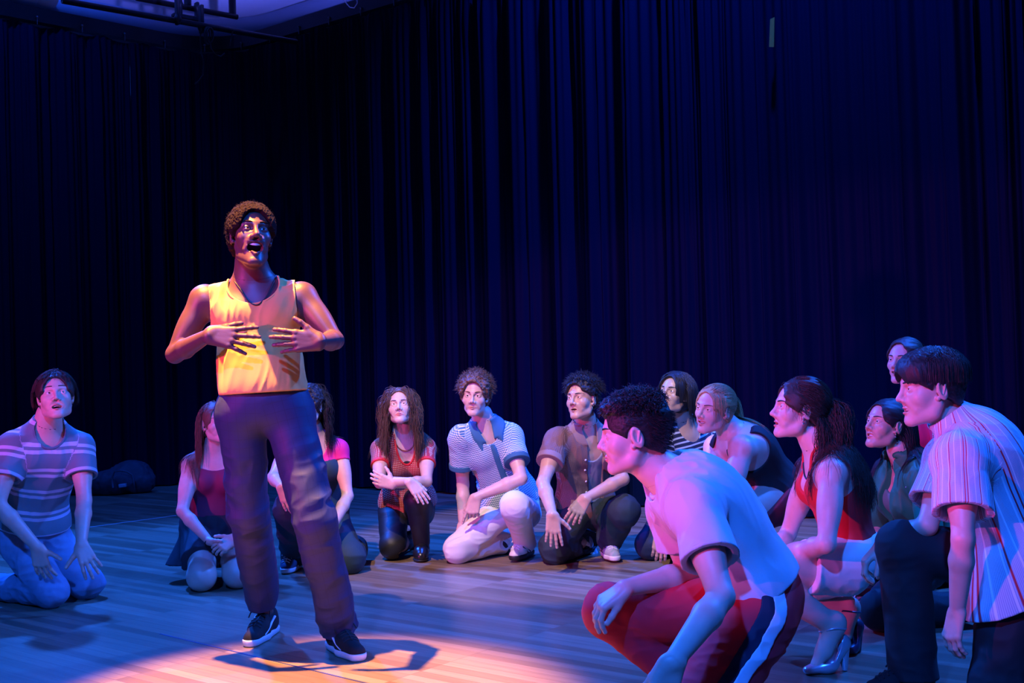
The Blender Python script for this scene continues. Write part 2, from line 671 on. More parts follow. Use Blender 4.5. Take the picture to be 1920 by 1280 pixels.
            o.append((sph(W(s * .073, .006, -.034), .0075 * h), .006))
            o.append((cone(W(s * .0805, -.017, .009), W(s * .0785, -.011, -.020), .0036 * h, .0028 * h), .003))
            o.append((sph(W(s * .0775, .008, -.012), .0042 * h), .004))
        o += [(cone(W(0, .088, .006), W(0, .110, -.032), .0068 * h, .0098 * h * p['nose']), .008),
              (cone(W(0, .085, .02), W(0, .092, .002), .009 * h, .0065 * h), .012)]
        # lips
        mw = p['mw']; sm = p['smile']; op = p['open']
        zu = -.0635 + op * .12; zl = -.0725 - op * .95
        for s in (1, -1):
            o += [(cone(W(s * .004, .0935, zu), W(s * mw, .0815, zu - .004 + sm), .0052 * h, .0032 * h), .006),
                  (cone(W(s * .003, .0920, zl), W(s * mw * .95, .0805, (zl + zu) * .5 + sm - .001), .0060 * h, .0032 * h), .006)]
        return o

    def head_cut(self, f):
        h = self.hs; p = self.hp; W = self.hw; R = self.R
        cuts = []
        for s in (1, -1):
            cuts.append((ell(W(s * .0315, .0925, .0), R, [.0138 * h, .0125 * h, p['lids'] * h]), .002))
            cuts.append((ell(W(s * .0075, .101, -.0415), R, [.0038 * h, .006 * h, .004 * h]), .002))
        op = p['open']
        zc = -.068 - op * .42
        if op > .002:
            cuts.append((ell(W(0, .078, zc + p['smile'] * .5), R, [p['mw'] * .93 * h, .034 * h, (.0035 + op * .5) * h]), .004))
        else:
            cuts.append((ell(W(0, .098, -.068), R, [p['mw'] * h, .010 * h, .0012 * h]), .002))
        e = [ (ell(W(s * .031, .090, .0), R, [.019 * h, .010 * h, .011 * h]), .012) for s in (1, -1)]

        def g(P):
            d = f(P)
            for c, k in cuts: d = smax(d, -c(P), k)
            return d
        return g, e

    def head_tint(self, V):
        h = self.hs; p = self.hp
        q = ((V - self.J['head']) @ self.R.T) / h
        x, y, z = q[:, 0] / p['wide'], q[:, 1], q[:, 2]
        op = p['open']; mw = p['mw']; sm = p['smile']
        tx = np.clip(np.abs(x) / (mw * 1.02), 0, 1)
        zu = -.0635 + op * .12 + (-.005 + sm) * tx; zl = (-.0725 - op * .95) * (1 - tx) + ((-.0725 - op * .95 - .0635 + op * .12) * .5 + sm) * tx
        wd_ = (.0075 * (1 - tx ** 2) + .002)
        lip = (((z < zu + wd_ * .75) & (z > zu - wd_) | (z < zl + wd_) & (z > zl - wd_ * .9)) & (np.abs(x) < mw * 1.02) & (y > .074))
        inner = (z < zu - .004) & (z > zl + .004) & (np.abs(x) < mw) & (y > .04) & (y < .088) & (op > .002)
        t = np.zeros((len(V), 3)); t[lip & ~inner, 0] = 0.75 if self.sex == 'm' else 1.0; t[inner, 1] = 1
        return t

    # --- hands
    def hand(self, sd, tip, normal, curl=(.3, .4, .3), spread=.10, thumb=(.6, .75, .2), tcurl=.2, curls=None):
        """tip: world point the middle finger heads for; normal: palm direction"""
        self.hands[sd] = dict(tip=np.asarray(tip, float), n=np.asarray(normal, float), curl=curl, spread=spread, thumb=thumb, tcurl=tcurl, curls=curls)

    def hand_prims(self, sd):
        H = self.hands[sd]; Wr = self.J['w' + sd]; E = self.J['e' + sd]
        s = self.s * (1.0 if self.sex == 'm' else .9) * getattr(self, 'hscale', 1.0)
        d = nrm(H['tip'] - Wr); n = nrm(H['n'] - d * (H['n'] @ d))
        t = np.cross(d, n) if sd == 'R' else np.cross(n, d)
        w = self.lw
        o = [(cone(Wr - nrm(Wr - E) * .05, Wr, .0285 * self.s * w, .0262 * self.s * w), .02)]
        F = []; nails = []
        lat = (.031, .0105, -.0105, -.030); fl = ((.039, .024, .020), (.043, .027, .021), (.040, .025, .020), (.031, .019, .018)); kd = (.088, .092, .087, .078)
        for i in range(4):
            K = Wr + d * kd[i] * s + t * lat[i] * s - n * abs(i - 1.2) * .0 
            o.append((fcone(Wr + t * lat[i] * .62 * s + d * .004, K, .0165 * s, .0125 * s, n, .88), .014))
            cu = H['curls'][i] if H['curls'] else H['curl']
            sp = H['spread'] * (1.5 - i) / 1.5
            dd = nrm(d + t * sp); p0 = K; ang = 0; r = .0100 * s * (.9 if i == 3 else 1)
            seg = []
            for j in range(3):
                ang += cu[j]
                v = dd * math.cos(ang) + n * math.sin(ang)
                p1 = p0 + v * fl[i][j] * s
                seg.append((cone(p0, p1, r, r * .9), .004)); p0 = p1; r *= .9
            F.append(seg); nails.append((p0 - v * .004 * s, v, np.cross(np.cross(v, n), v) * 0 + (n * math.cos(ang) - dd * math.sin(ang)), r))
        # thumb
        a, b, c = H['thumb']
        p0 = Wr + d * .018 * s + t * .020 * s + n * .006
        v = nrm(d * a + t * b + n * c); p1 = p0 + v * .042 * s
        o.append((cone(p0, p1, .0165 * s, .0125 * s), .016))
        v2 = nrm(v + (d - t * .6) * H['tcurl'] * .8 + n * H['tcurl'] * .4); p2 = p1 + v2 * .032 * s
        v3 = nrm(v2 + (d - t * .6) * H['tcurl'] * .6 + n * H['tcurl'] * .3); p3 = p2 + v3 * .025 * s
        o += [(cone(p1, p2, .0112 * s, .0105 * s), .006), (cone(p2, p3, .0105 * s, .0088 * s), .004)]
        nails.append((p3 - v3 * .004 * s, v3, nrm(n * .5 - t * .0 + np.cross(v3, n) * 0), .0088 * s))
        palm = U(o, .012)
        fs = [U(f, .004) for f in F]

        def f(P):
            x = palm(P)
            q = None
            for g in fs:
                v_ = g(P); q = v_ if q is None else smin(q, v_, .0015)
            return smin(x, q, .006)
        cen = Wr + d * .08 * s

        def tint(V):
            T = np.zeros((len(V), 3))
            for p, v_, nn, rr in nails:
                q = V - p
                al = q @ v_; up = q @ nn; la = np.linalg.norm(q - al[:, None] * v_ - up[:, None] * nn, axis=1)
                T[(np.abs(al) < .0065 * s) & (la < rr * .62) & (up < -rr * .45), 2] = .6
            return T
        return f, cen, .145 * s, tint

    # --- build the bare body
    def body(self, bare_legs=False, hide_low=None, covered_arms=False, feet_bare=False):
        J = self.J
        Hd = J['head']; h = self.hs
        low = self.torso(0.0)
        if self.has_legs:
            lg = {}
            for sd in 'LR': lg[sd] = self.leg(sd, t1=getattr(self, 'knee', .060)) if bare_legs else self.leg(sd, t0=.078, t1=.052, c=.05, a=.034)
        arms = self.arm('L') + self.arm('R')
        if feet_bare and self.has_legs:
            for sd in 'LR':
                A, T = J['a' + sd], J['t' + sd]
                lg[sd] += [(cone(A - (T - A) * .12, T, .036, .022), .03), (cone(A, A + (T - A) * .5 - np.array([0, 0, .02]), .03, .03), .02)]
        hp = self.head_prims()
        up_ = U(low + arms, .03)
        if self.has_legs:
            lL, lR = U(lg['L'], .03), U(lg['R'], .03)
            bodyf = lambda P: smin(up_(P), smin(lL(P), lR(P), .006), .045)
        else: bodyf = up_
        neckf = U(self.torso(0.0) + arms, .03)
        face, socks = self.head_cut(None) if False else (None, None)
        hu = U(hp, .02)
        skull = J['head']

        def headbase(P):
            a = neckf(P); b = hu(P)
            return smin(a, b, .028)
        g0, socks = self.head_cut(headbase)
        # sockets are pressed in before the lids are put back
        h_ = self.hs; W = self.hw; R = self.R
        base_hp = [x for x in hp]
        lids = [(ell(W(s * .0315, .0745, -.0003), R, [.0168 * h_, .0142 * h_, .0142 * h_]), .005) for s in (1, -1)]

        def headsock(P):
            d = headbase(P)
            for e, k in socks: d = smax(d, -e(P), k)
            for l, k in lids: d = smin(d, l(P), k)
            return d
        headf, _ = self.head_cut(headsock)
        self.headf = headsock
        RR = .168 * self.hs + self.hp['open'] * .4
        parts = []
        lo = np.minimum.reduce([J[k] for k in J if k not in ('tL', 'tR') or feet_bare]) - .14
        hi = np.maximum.reduce([J[k] for k in J]) + .14
        rb = RR - .005
        sp = sph(Hd, rb)
        
        fb0 = lambda P: smin(bodyf(P), hu(P), .028)
        fb1 = lambda P: fb0(P) + .0003 * np.clip((RR + .003 - np.sqrt(((P - Hd) ** 2).sum(1))) / .004, 0, 1)
        f_body = sub(fb1, sp, k=.0005)
        if hide_low is not None: f_body = inter(f_body, hide_low)
        self.bodyf = bodyf
        V, F = surf(f_body, lo, hi, self.res)
        F = drop_cap(V, F, fb0)
        T = np.zeros((len(V), 3))
        hr = self.hres
        f_head = inter(headf, sph(Hd, RR), k=.0005)
        V2, F2 = surf(f_head, Hd - RR - .01, Hd + RR + .01, hr)
        F2 = drop_cap(V2, F2, headf)
        T2 = self.head_tint(V2)
        parts = [(V, F), (V2, F2)]; Ts = [T, T2]
        for sd in self.hands:
            hf, c, r, tint = self.hand_prims(sd)
            V3, F3 = surf(hf, c - r, c + r, hr)
            parts.append((V3, F3)); Ts.append(tint(V3))
        V, F = join_vf(parts)
        o = mesh_obj('body', V, F, self.skin, self.root, attrs={'tint': ('FLOAT_VECTOR', np.concatenate(Ts))})
        self.eyes()
        return o

    def eyes(self):
        h = self.hs; gx, gy = self.hp['gaze']
        for s in (1, -1):
            c = self.hw(s * .0315, .0745, 0)
            g = nrm(self.hv(gx, 1, gy))
            bm = []; n1, n2 = 20, 14
            th = np.linspace(0, math.pi, n2); ph = np.arange(n1) * 2 * math.pi / n1
            a = nrm(np.cross(g, [0, 0, 1.0])); b = np.cross(g, a)
            V = np.array([c + .0122 * h * (g * math.cos(t) + (a * math.cos(f) + b * math.sin(f)) * math.sin(t)) for t in th for f in ph])
            V[:n1] = V[:n1]
            Fc = np.array([[i * n1 + j, i * n1 + (j + 1) % n1, (i + 1) * n1 + (j + 1) % n1, (i + 1) * n1 + j] for i in range(n2 - 1) for j in range(n1)])
            ir = np.repeat(th, n1)
            mesh_obj('eye', V, Fc[:, ::-1].copy(), eye_mat(), self.root, attrs={'ir': ('FLOAT', ir)})

    def brows(self, mat, th=.0026, lift=0.0, arch=.004, worry=0.0):
        for s in (1, -1):
            P = []; 
            for t in np.linspace(0, 1, 8):
                x = .014 + .034 * t
                P.append(self.hw(s * x, .0935 - .026 * t ** 2 , .0195 + lift + arch * math.sin(t * 2.4) - .006 * max(0, t - .6) + worry * (1 - t)))
            P = snap(P, self.headf, .0008)
            r = th * self.hs * np.array([.8, 1.15, 1.25, 1.2, 1.1, .95, .7, .3])
            V, F = tubes([P], [r], 6)
            mesh_obj('eyebrow', V, F, mat, self.root)

    def teeth(self, hh=.0045):
        p = self.hp; op = p['open']
        n = 9
        P = []
        zu = -.0635 + op * .12
        V = []; F = []
        for i, x in enumerate(np.linspace(-1, 1, n * 2 - 1)):
            xx = x * p['mw'] * .86; y = .0885 - .016 * x * x
            zz = zu - .0035 + p['smile'] * x * x * .8
            b = .001 if i % 2 else 0
            for dz, dy in ((0.003, 0), (-hh - (0.0012 if i % 2 == 0 else 0) * 1, 0), (-hh, -.004), (.003, -.004)):
                V.append(self.hw(xx, y + dy - (b), zz + dz))
        m = n * 2 - 1
        for i in range(m - 1):
            for k in range(4):
                F.append([i * 4 + k, i * 4 + (k + 1) % 4, (i + 1) * 4 + (k + 1) % 4, (i + 1) * 4 + k])
        mesh_obj('teeth', np.array(V), F, simple('tooth_enamel', (.8, .76, .7), .25), self.root)

    # --- garments
    def garment(self, name, f, mat, segs=None, res=None, label=None, pad=.16, lo=None, hi=None, extra=None):
        J = self.J
        ks = [k for k in J]
        lo_ = np.minimum.reduce([J[k] for k in ks]) - pad if lo is None else lo
        hi_ = np.maximum.reduce([J[k] for k in ks]) + pad if hi is None else hi
        V, F = surf(f, lo_, hi_, res or self.res)
        V, F = main_parts(V, F)
        at = None
        if segs: at = {'uvw': ('FLOAT_VECTOR', body_uv(segs)(V))}
        o = mesh_obj(name, V, F, mat, self.root, attrs=at)
        if label: o['label'] = label
        return o

    def shirt_segs(self):
        J = self.J
        return [(J['pel'], J['neck'], self.Lc, .12, 0.0), (J['sL'], J['eL'], self.Fc, .045, 0.5), (J['sR'], J['eR'], self.Fc, .045, 0.5)]

    def leg_segs(self):
        J = self.J; f = self.Fp
        o = []
        for sd in 'LR':
            sdv = self.Lp
            o += [(J['h' + sd], J['k' + sd], sdv, .075, 0), (J['k' + sd], J['a' + sd], sdv, .05, .45)]
        return o

    def start(self, base):
        self.root = empty('person', base, self.label, 'person')
        self.frame()
        return self


def drop_cap(V, F, f):
    """leave out the faces of a cut that lie inside the body"""
    c = V[F].mean(1).astype(np.float32)
    return F[f(c) > -.0006]


def _basis(v):
    v = nrm(v); a = nrm(np.cross(v, [0.3, 0.5, 0.81])); return np.stack([a, np.cross(v, a), v])


def eye_mat():
    if 'eye' in _mats: return _mats['eye']
    t = NT('eye_surface')
    a = t.n.new('ShaderNodeAttribute'); a.attribute_name = 'ir'
    r = t.n.new('ShaderNodeValToRGB'); t.link(a.outputs['Fac'], r.inputs[0])
    e = r.color_ramp.elements
    e[0].position = .17; e[0].color = (.005, .005, .005, 1); e[1].position = .19; e[1].color = (.10, .06, .03, 1)
    x = e.new(.44); x.color = (.06, .04, .02, 1); x = e.new(.48); x.color = (.75, .72, .7, 1)
    t.link(r.outputs[0], t.b.inputs['Base Color']); t.b.inputs['Roughness'].default_value = .08
    _mats['eye'] = t.m
    return t.m


# ------------------------------------------------------------------ hair
def hair_mat(name, col, rough=.48, spec=.35):
    if name in _mats: return _mats[name]
    t = NT(name)
    f = t.noise(220, detail=2)
    t.link(t.mix(f, tuple(x * .55 for x in col), tuple(min(1, x * 1.5) for x in col)), t.b.inputs['Base Color'])
    t.b.inputs['Roughness'].default_value = rough
    t.b.inputs['Specular IOR Level'].default_value = spec
    t.bump(t.noise(500, detail=2), .5, .002)
    _mats[name] = t.m
    return t.m


def skull_field(F, t):
    h = F.hs; W = F.hw
    E = lambda c, r: ell(W(*c), F.R, [(r[0] + t) * h * F.hp['wide'], (r[1] + t) * h, (r[2] + t) * h])
    return U([(E((0, -.018, .035), (.074, .094, .083)), .03), (E((0, .022, .02), (.066, .068, .07)), .03),
              (E((0, -.035, -.03), (.058, .055, .06)), .03)], .03)


def hair_cap(F, t=.012, curl=0.004, cfreq=90, front=.0, side=-.02, slope=.58, top=0.0, fringe=0.0, nape=-.085, seed=3, aniso=None, temple=.0):
    """closed hair volume over the skull with a hairline cut out"""
    h = F.hs; W = F.hw; R = F.R
    base = skull_field(F, t)
    if top:
        base = U([(base, .03), (ell(W(0, -.005, .075), R, [(.066 + top * .4) * h, (.082 + top * .3) * h, (.05 + top) * h]), .03)], .03)
    face = ell(W(0, .115 - front, -.024 - fringe), R, [(.066 + temple) * h, .088 * h, .100 * h])
    low = plane(W(0, 0, side), F.hv(0, slope, -1))      # keeps what is above / behind
    nap = plane(W(0, -.05, nape), F.hv(0, 0, -1))
    ears = [ell(W(s * .085, .000, -.010), R, [(.034 + t) * h, .022 * h, .034 * h]) for s in (1, -1)]

    def f(P):
        d = base(P)
        if curl:
            m = np.abs(d) < .03
            Q = P[m]
            if aniso is not None:
                ax = nrm(F.hv(*aniso)).astype(np.float32); Q = Q - ax * ((Q @ ax) * .8)[:, None]
            n = vnoise(Q, cfreq, seed) + .6 * vnoise(Q, cfreq * 2.1, seed + 1) + .8 * vnoise(Q, cfreq * .4, seed + 2)
            d = d.copy(); d[m] -= curl * n
        wob = vnoise(P, 60, seed + 5) * .004
        d = smax(d, -face(P) + wob, .006)
        d = smax(d, low(P) + wob, .006)
        d = smax(d, nap(P), .006)
        for e in ears: d = smax(d, -e(P), .004)
        return d
    return f


def strands(F, n, length, comb, grav=.0, wave=.004, wfreq=40, r=.0009, seg=12, region=None, seed=1, push=.006, curl=0.0, jitter=.3, lenvar=.3, lift=.3, obst=None, stick=False, clear=.055):
    """hair strands rooted on the skull. comb(q)-> local direction for local root q (n,3)"""
    rng = np.random.RandomState(seed)
    h = F.hs
    pts = []
    while len(pts) < n:
        v = rng.normal(size=(n * 3, 3)); v /= np.linalg.norm(v, axis=1, keepdims=True)
        q = v * np.array([.072, .092, .082]) + np.array([0, -.015, .035])
        ok = region(q)
        pts += list(q[ok])
    q = np.array(pts[:n])
    g = sph((0, 0, 0), 0)
    sk = skull_field(F, 0.0)
    P = F.J['head'] + h * (q @ F.R) * np.array([1, 1, 1])
    out = [P]
    D = comb(q) @ F.R
    D /= np.linalg.norm(D, axis=1, keepdims=True) + 1e-9
    D = D + rng.normal(size=D.shape) * jitter * .3
    Nrm = (q - np.array([0, -.015, .02])); Nrm = Nrm / np.linalg.norm(Nrm, axis=1, keepdims=True) @ F.R
    V = D + Nrm * lift
    L = length * (1 - lenvar * rng.rand(n)); st = L / seg
    ph = rng.rand(n) * 6.28
    a1 = rng.normal(size=(n, 3)); a1 /= np.linalg.norm(a1, axis=1, keepdims=True)
    gv = np.array([0, 0, -1.0])
    fixed = q
    for i in range(seg):
        t = (i + 1) / seg
        V = V / (np.linalg.norm(V, axis=1, keepdims=True) + 1e-9)
        P = P + V * st[:, None]
        for _ in range(2):
            e = .002
            d = sk(P.astype(np.float32)).astype(float)
            if obst is not None: d2 = obst(P.astype(np.float32)).astype(float); use = d2 < d
            m = (d < push) if not stick else (d < 9)
            ff = sk
            if m.any():
                Pm = P[m]
                gr = np.stack([ff((Pm + x * np.eye(3)[k]).astype(np.float32)) for k, x in ((0, e), (1, e), (2, e))], 1) - d[m][:, None]
                gr /= np.linalg.norm(gr, axis=1, keepdims=True) + 1e-9
                P[m] += gr * (push - d[m])[:, None]
            if obst is not None:
                d = obst(P.astype(np.float32)).astype(float); m = d < push
                if m.any():
                    Pm = P[m]
                    gr = np.stack([obst((Pm + x * np.eye(3)[k]).astype(np.float32)) for k, x in ((0, e), (1, e), (2, e))], 1) - d[m][:, None]
                    gr /= np.linalg.norm(gr, axis=1, keepdims=True) + 1e-9
                    P[m] += gr * np.minimum(push - d[m], .02)[:, None]
        w = a1 * np.sin(ph + wfreq * t * L * 10 + 0)[:, None]
        newV = (P - out[-1])
        newV = newV / (np.linalg.norm(newV, axis=1, keepdims=True) + 1e-9)
        V = newV + gv * grav * (0.75 + .5 * t) + w * wave
        if curl: V = V + curl * np.cross(newV, a1) * np.cos(ph + 14 * t)[:, None]
        out.append(P.copy())
    S = np.stack(out, 1)
    # drop the strands that would hang across the face
    Q = ((S - F.J['head']) @ F.R.T) / h
    bad = ((np.abs(Q[..., 0]) < .050) & (Q[..., 1] > .045) & (Q[..., 2] < clear) & (Q[..., 2] > -.12)).any(1)
    return S[~bad]


def strands_mesh(S, r, sides=3):
    n, k, _ = S.shape
    rad = r * (1 - .75 * np.linspace(0, 1, k) ** 2)
    T = np.gradient(S, axis=1); T /= np.linalg.norm(T, axis=2, keepdims=True) + 1e-9
    A = np.cross(T, np.array([.31, .52, .8])); A /= np.linalg.norm(A, axis=2, keepdims=True) + 1e-9
    B = np.cross(T, A)
    th = np.arange(sides) * 2 * math.pi / sides
    ring = S[:, :, None] + rad[None, :, None, None] * (np.cos(th)[None, None, :, None] * A[:, :, None] + np.sin(th)[None, None, :, None] * B[:, :, None])
    V = ring.reshape(-1, 3)
    s_ = np.arange(n)[:, None, None] * k * sides; i = np.arange(k - 1)[None, :, None] * sides; j = np.arange(sides)[None, None, :]; j2 = (j + 1) % sides
    Fq = np.stack([s_ + i + j, s_ + i + j2, s_ + i + sides + j2, s_ + i + sides + j], -1).reshape(-1, 4)
    return V, Fq


def add_hair(F, mat, cap=None, S=None, r=.0010, res=None, label=None):
    parts = []
    if cap is not None:
        R_ = .19 * F.hs
        parts.append(surf(cap, F.J['head'] - R_, F.J['head'] + R_, res or F.hres))
    for s in (S or []):
        rr = r
        if isinstance(s, tuple): s, rr = s
        parts.append(strands_mesh(s, rr))
    V, Fq = join_vf(parts)
    o = mesh_obj('hair', V, Fq, mat, F.root)
    if label: o['label'] = label
    return o


# ------------------------------------------------------------------ shoes
def shoe(F, sd, up, mats, kind='sneaker', toe=None, L=.29, res=.003, lift=0.0, name='shoe', label=None, w=1.0):
    """ankle joint a.., toe direction; mats = (upper, sole, lace/stripe)"""
    A = F.J['a' + sd]
    d = nrm(toe - A) if toe is not None else nrm(F.J['t' + sd] - A)
    up = nrm(np.asarray(up, float)); d = nrm(d - up * (d @ up)); l = np.cross(up, d)
    s = F.s; O = A - up * .085 * s   # point on sole under the ankle
    q = lambda x, y, z: O + d * x * s + l * y * s * w + up * z * s
    R = np.stack([d, l, up])
    b = L - .30
    upper = U([(cone(q(-.045, 0, .045), q(.0, 0, .05), .036 * s, .040 * s), .03), (cone(q(0, 0, .05), q(.09, 0, .042), .042 * s, .040 * s), .03),
               (cone(q(.09, 0, .036), q(.175 + b, .004, .026), .042 * s, .034 * s), .03), (cone(q(-.03, 0, .05), q(-.022, 0, .085), .034 * s, .037 * s), .02),
               (cone(q(-.02, 0, .07), q(.05, 0, .075), .036 * s, .025 * s), .02)], .02)
    out = []
    rt = empty(name, (0, 0, 0)); rt.parent = F.root
    if label: rt['label'] = label
    up_f = inter(upper, plane(q(0, 0, .014), -up), k=.002)
    if kind == 'sneaker':
        up_f = sub(up_f, ell(q(-.012, 0, .105), R, [.035 * s, .027 * s, .03 * s]))
    lo = O - .3; hi = O + .3
    V, Fq = surf(up_f, lo, hi, res)
    mesh_obj('shoe_upper', V, Fq, mats[0], rt)
    outl = U([(cone(q(-.042, 0, .02), q(.09, 0, .02), .041 * s, .044 * s), .02), (cone(q(.09, 0, .02), q(.178 + b, .004, .02), .046 * s, .036 * s), .02)], .02)
    th = .028 if kind == 'sneaker' else .013
    V, Fq = surf(inter(outl, plane(q(0, 0, th), up), plane(q(0, 0, .0), -up), k=.004), lo, hi, res)
    mesh_obj('sole', V, Fq, mats[1], rt)
    if kind == 'sneaker' and len(mats) > 2:
        paths = []
        for i in range(6):
            x = .050 + i * .017
            z = .108 - i * .0085
            paths.append([q(x + .004 * sg, yy, z - abs(yy) * 14 * .01 - .006 * (abs(yy) > .02)) for sg, yy in ((-1, -.024), (-.4, -.012), (0, 0), (.4, .012), (1, .024))])
        paths.append([q(.045, 0, .11), q(.08, 0, .10), q(.15, 0, .07)])
        # tongue and bow
        paths += [[q(.05, 0, .112), q(.045, .02, .125), q(.06, .04, .112), q(.08, .045, .095)], [q(.05, 0, .112), q(.05, -.022, .124), q(.07, -.04, .11), q(.085, -.045, .09)]]
        paths = [snap(resample3(p_, 9), up_f, .0014) if i_ < 7 else resample3(p_, 9) for i_, p_ in enumerate(paths)]
        Vl, Fl = tubes(paths, [.0032] * len(paths), 5)
        mesh_obj('laces', Vl, Fl, mats[2], rt)
    F.shoe_f = up_f
    return rt, q
# ------------------------------------------------------------------ room
CH = 4.6
K_CORNER = np.array([-3.12, 12.78])
B_END = np.array([4.9, 6.33])
L_END = np.array([-8.2, 7.7])
dB = nrm(B_END - K_CORNER); dL = nrm(L_END - K_CORNER)
PLANK_ANG = math.atan2(dB[1], dB[0])


def rail_path(off=0.0, n_arc=14, rad=.75):
    """polyline left end -> rounded corner -> right end; off = metres outward (behind the curtain)"""
    c1 = K_CORNER + dL * rad; c2 = K_CORNER + dB * rad
    pts = [L_END + 0 * dL, c1]
    for i in range(1, n_arc):
        t = i / n_arc
        pts.append((1 - t) ** 2 * c1 + 2 * t * (1 - t) * K_CORNER + t * t * c2)
    pts += [c2, B_END]
    P = np.array(pts)
    T = np.gradient(P, axis=0); T /= np.linalg.norm(T, axis=1, keepdims=True)
    T[0] = -dL; T[1] = -dL; T[-1] = dB; T[-2] = dB
    N = np.stack([-T[:, 1], T[:, 0]], 1)
    return P + N * off


def resample(P, step):
    seg = np.linalg.norm(np.diff(P, axis=0), axis=1); S = np.concatenate([[0], np.cumsum(seg)])
    n = int(S[-1] / step)
    s = np.linspace(0, S[-1], n)
    Q = np.stack([np.interp(s, S, P[:, 0]), np.interp(s, S, P[:, 1])], 1)
    T = np.gradient(Q, axis=0); T /= np.linalg.norm(T, axis=1, keepdims=True)
    return Q, np.stack([-T[:, 1], T[:, 0]], 1), s


def strip_wall(name, P2, z0, z1, mat, kind='structure'):
    V = np.array([[p[0], p[1], z] for p in P2 for z in (z0, z1)])
    n = len(P2)
    F = np.array([[2 * i, 2 * i + 2, 2 * i + 3, 2 * i + 1] for i in range(n - 1)])
    o = mesh_obj(name, V, F, mat)
    tag(o, kind=kind)
    return o


def floor_mat():
    t = NT('maple_floor')
    geo = t.coord()
    mp = t.n.new('ShaderNodeMapping'); mp.vector_type = 'POINT'; mp.inputs['Rotation'].default_value = (0, 0, -PLANK_ANG)
    t.link(geo, mp.inputs[0])
    br = t.n.new('ShaderNodeTexBrick')
    br.offset = .43; br.offset_frequency = 1; br.squash = 1.0
    t.link(mp.outputs[0], br.inputs['Vector'])
    for k, v in (('Scale', 1.0), ('Mortar Size', .0011), ('Mortar Smooth', .2), ('Bias', 0.0), ('Brick Width', .92), ('Row Height', .057)):
        br.inputs[k].default_value = v
    br.inputs['Color1'].default_value = (.17, .105, .062, 1); br.inputs['Color2'].default_value = (.40, .27, .18, 1); br.inputs['Mortar'].default_value = (.09, .05, .03, 1)
    # broad tone change board to board and grain along the boards
    sc = t.n.new('ShaderNodeMapping'); sc.inputs['Scale'].default_value = (1.2, 26, 1); t.link(mp.outputs[0], sc.inputs[0])
    g = t.noise(2.2, sc.outputs[0], 5, .6)
    c = t.mix(t.math('MULTIPLY', g, .75), br.outputs[0], (.10, .06, .035))
    t.link(c, t.b.inputs['Base Color'])
    r = t.math('ADD', t.math('MULTIPLY', g, .16), .27)
    t.link(r, t.b.inputs['Roughness'])
    t.b.inputs['Coat Weight'].default_value = .08; t.b.inputs['Coat Roughness'].default_value = .28
    t.bump(br.outputs['Fac'], .15, -.002)
    return t.m


fl = mesh_obj('floor', np.array([[-14, -4, 0], [9, -4, 0], [9, 16, 0], [-14, 16, 0]], float), np.array([[0, 1, 2, 3]]), floor_mat())
tag(fl, kind='structure')
wall_m = simple('painted_plaster', (.55, .56, .60), .8, bump=.1, bscale=40)
Pw = rail_path(.42)
bw = strip_wall('wall_back', Pw[len(Pw) // 2:], 0, 9, wall_m)
lw_ = strip_wall('wall_left', Pw[:len(Pw) // 2 + 1], 0, 9, wall_m)
# ledge running round above the track
Pl0 = rail_path(.40); Pl1 = rail_path(.22)
V = np.array([[*p, 4.78] for p in Pl0] + [[*p, 4.78] for p in Pl1] + [[*p, 5.02] for p in Pl1] + [[*p, 5.06] for p in Pl0]); n = len(Pl0)
Fq = np.concatenate([np.array([[k * n + i, k * n + i + 1, (k + 1) * n + i + 1, (k + 1) * n + i] for i in range(n - 1)]) for k in range(3)])
tag(mesh_obj('trim_1', V, Fq[:, ::-1].copy(), simple('ledge_paint', (.30, .38, .50), .7)), kind='structure')
ce = mesh_obj('ceiling', np.array([[-14, -4, 9], [9, -4, 9], [9, 16, 9], [-14, 16, 9]], float), np.array([[3, 2, 1, 0]]), simple('ceiling_paint', (.5, .5, .52), .9))
tag(ce, kind='structure')

# curtain track
def tube_obj(name, paths, radii, mat, parent=None, sides=8, **kw):
    V, Fq = tubes(paths, radii, sides); o = mesh_obj(name, V, Fq, mat, parent)
    if kw: tag(o, **kw)
    return o


blk = simple('black_metal', (.010, .010, .012), .45, .6)
Q, N, s = resample(rail_path(0.02), .05)
trk = empty('curtain_track', (K_CORNER[0], K_CORNER[1], CH), 'long curved black curtain track running round the room above the curtains', 'curtain track')
sec = [(-.05, .02), (.05, .02), (.05, .16), (-.05, .16)]
V = np.array([[*(q + nn * a), CH + b] for q, nn in zip(Q, N) for a, b in sec]); m = len(Q)
Fq = np.array([[i * 4 + k, i * 4 + (k + 1) % 4, (i + 1) * 4 + (k + 1) % 4, (i + 1) * 4 + k] for i in range(m - 1) for k in range(4)])
mesh_obj('rail', V, Fq[:, ::-1].copy(), blk, trk, smooth=False)
gl = simple('carrier_steel', (.12, .12, .14), .3, .8)
for i in range(4, m - 4, 9):
    x, y = Q[i] - N[i] * .06
    if y < 6.5: continue
    V, Fq = surf(U([(sph((x, y, CH + .06), .013), .01), (cone((x, y, CH + .05), (x, y, CH - .01), .006, .006), .004)], .004), np.array([x, y, CH + .02]) - .09, np.array([x, y, CH + .02]) + .09, .0045, 0)
    mesh_obj('carrier', V, Fq, gl, trk)


def curtain_mat():
    t = NT('black_velour')
    t.b.inputs['Base Color'].default_value = (.0014, .0060, .022, 1)
    t.b.inputs['Roughness'].default_value = .55
    t.b.inputs['Specular IOR Level'].default_value = .03
    t.bump(t.noise(300, detail=2), .25, .002)
    return t.m


cm = curtain_mat()
Q, N, s = resample(rail_path(0.0), .009)
rng = np.random.RandomState(5)
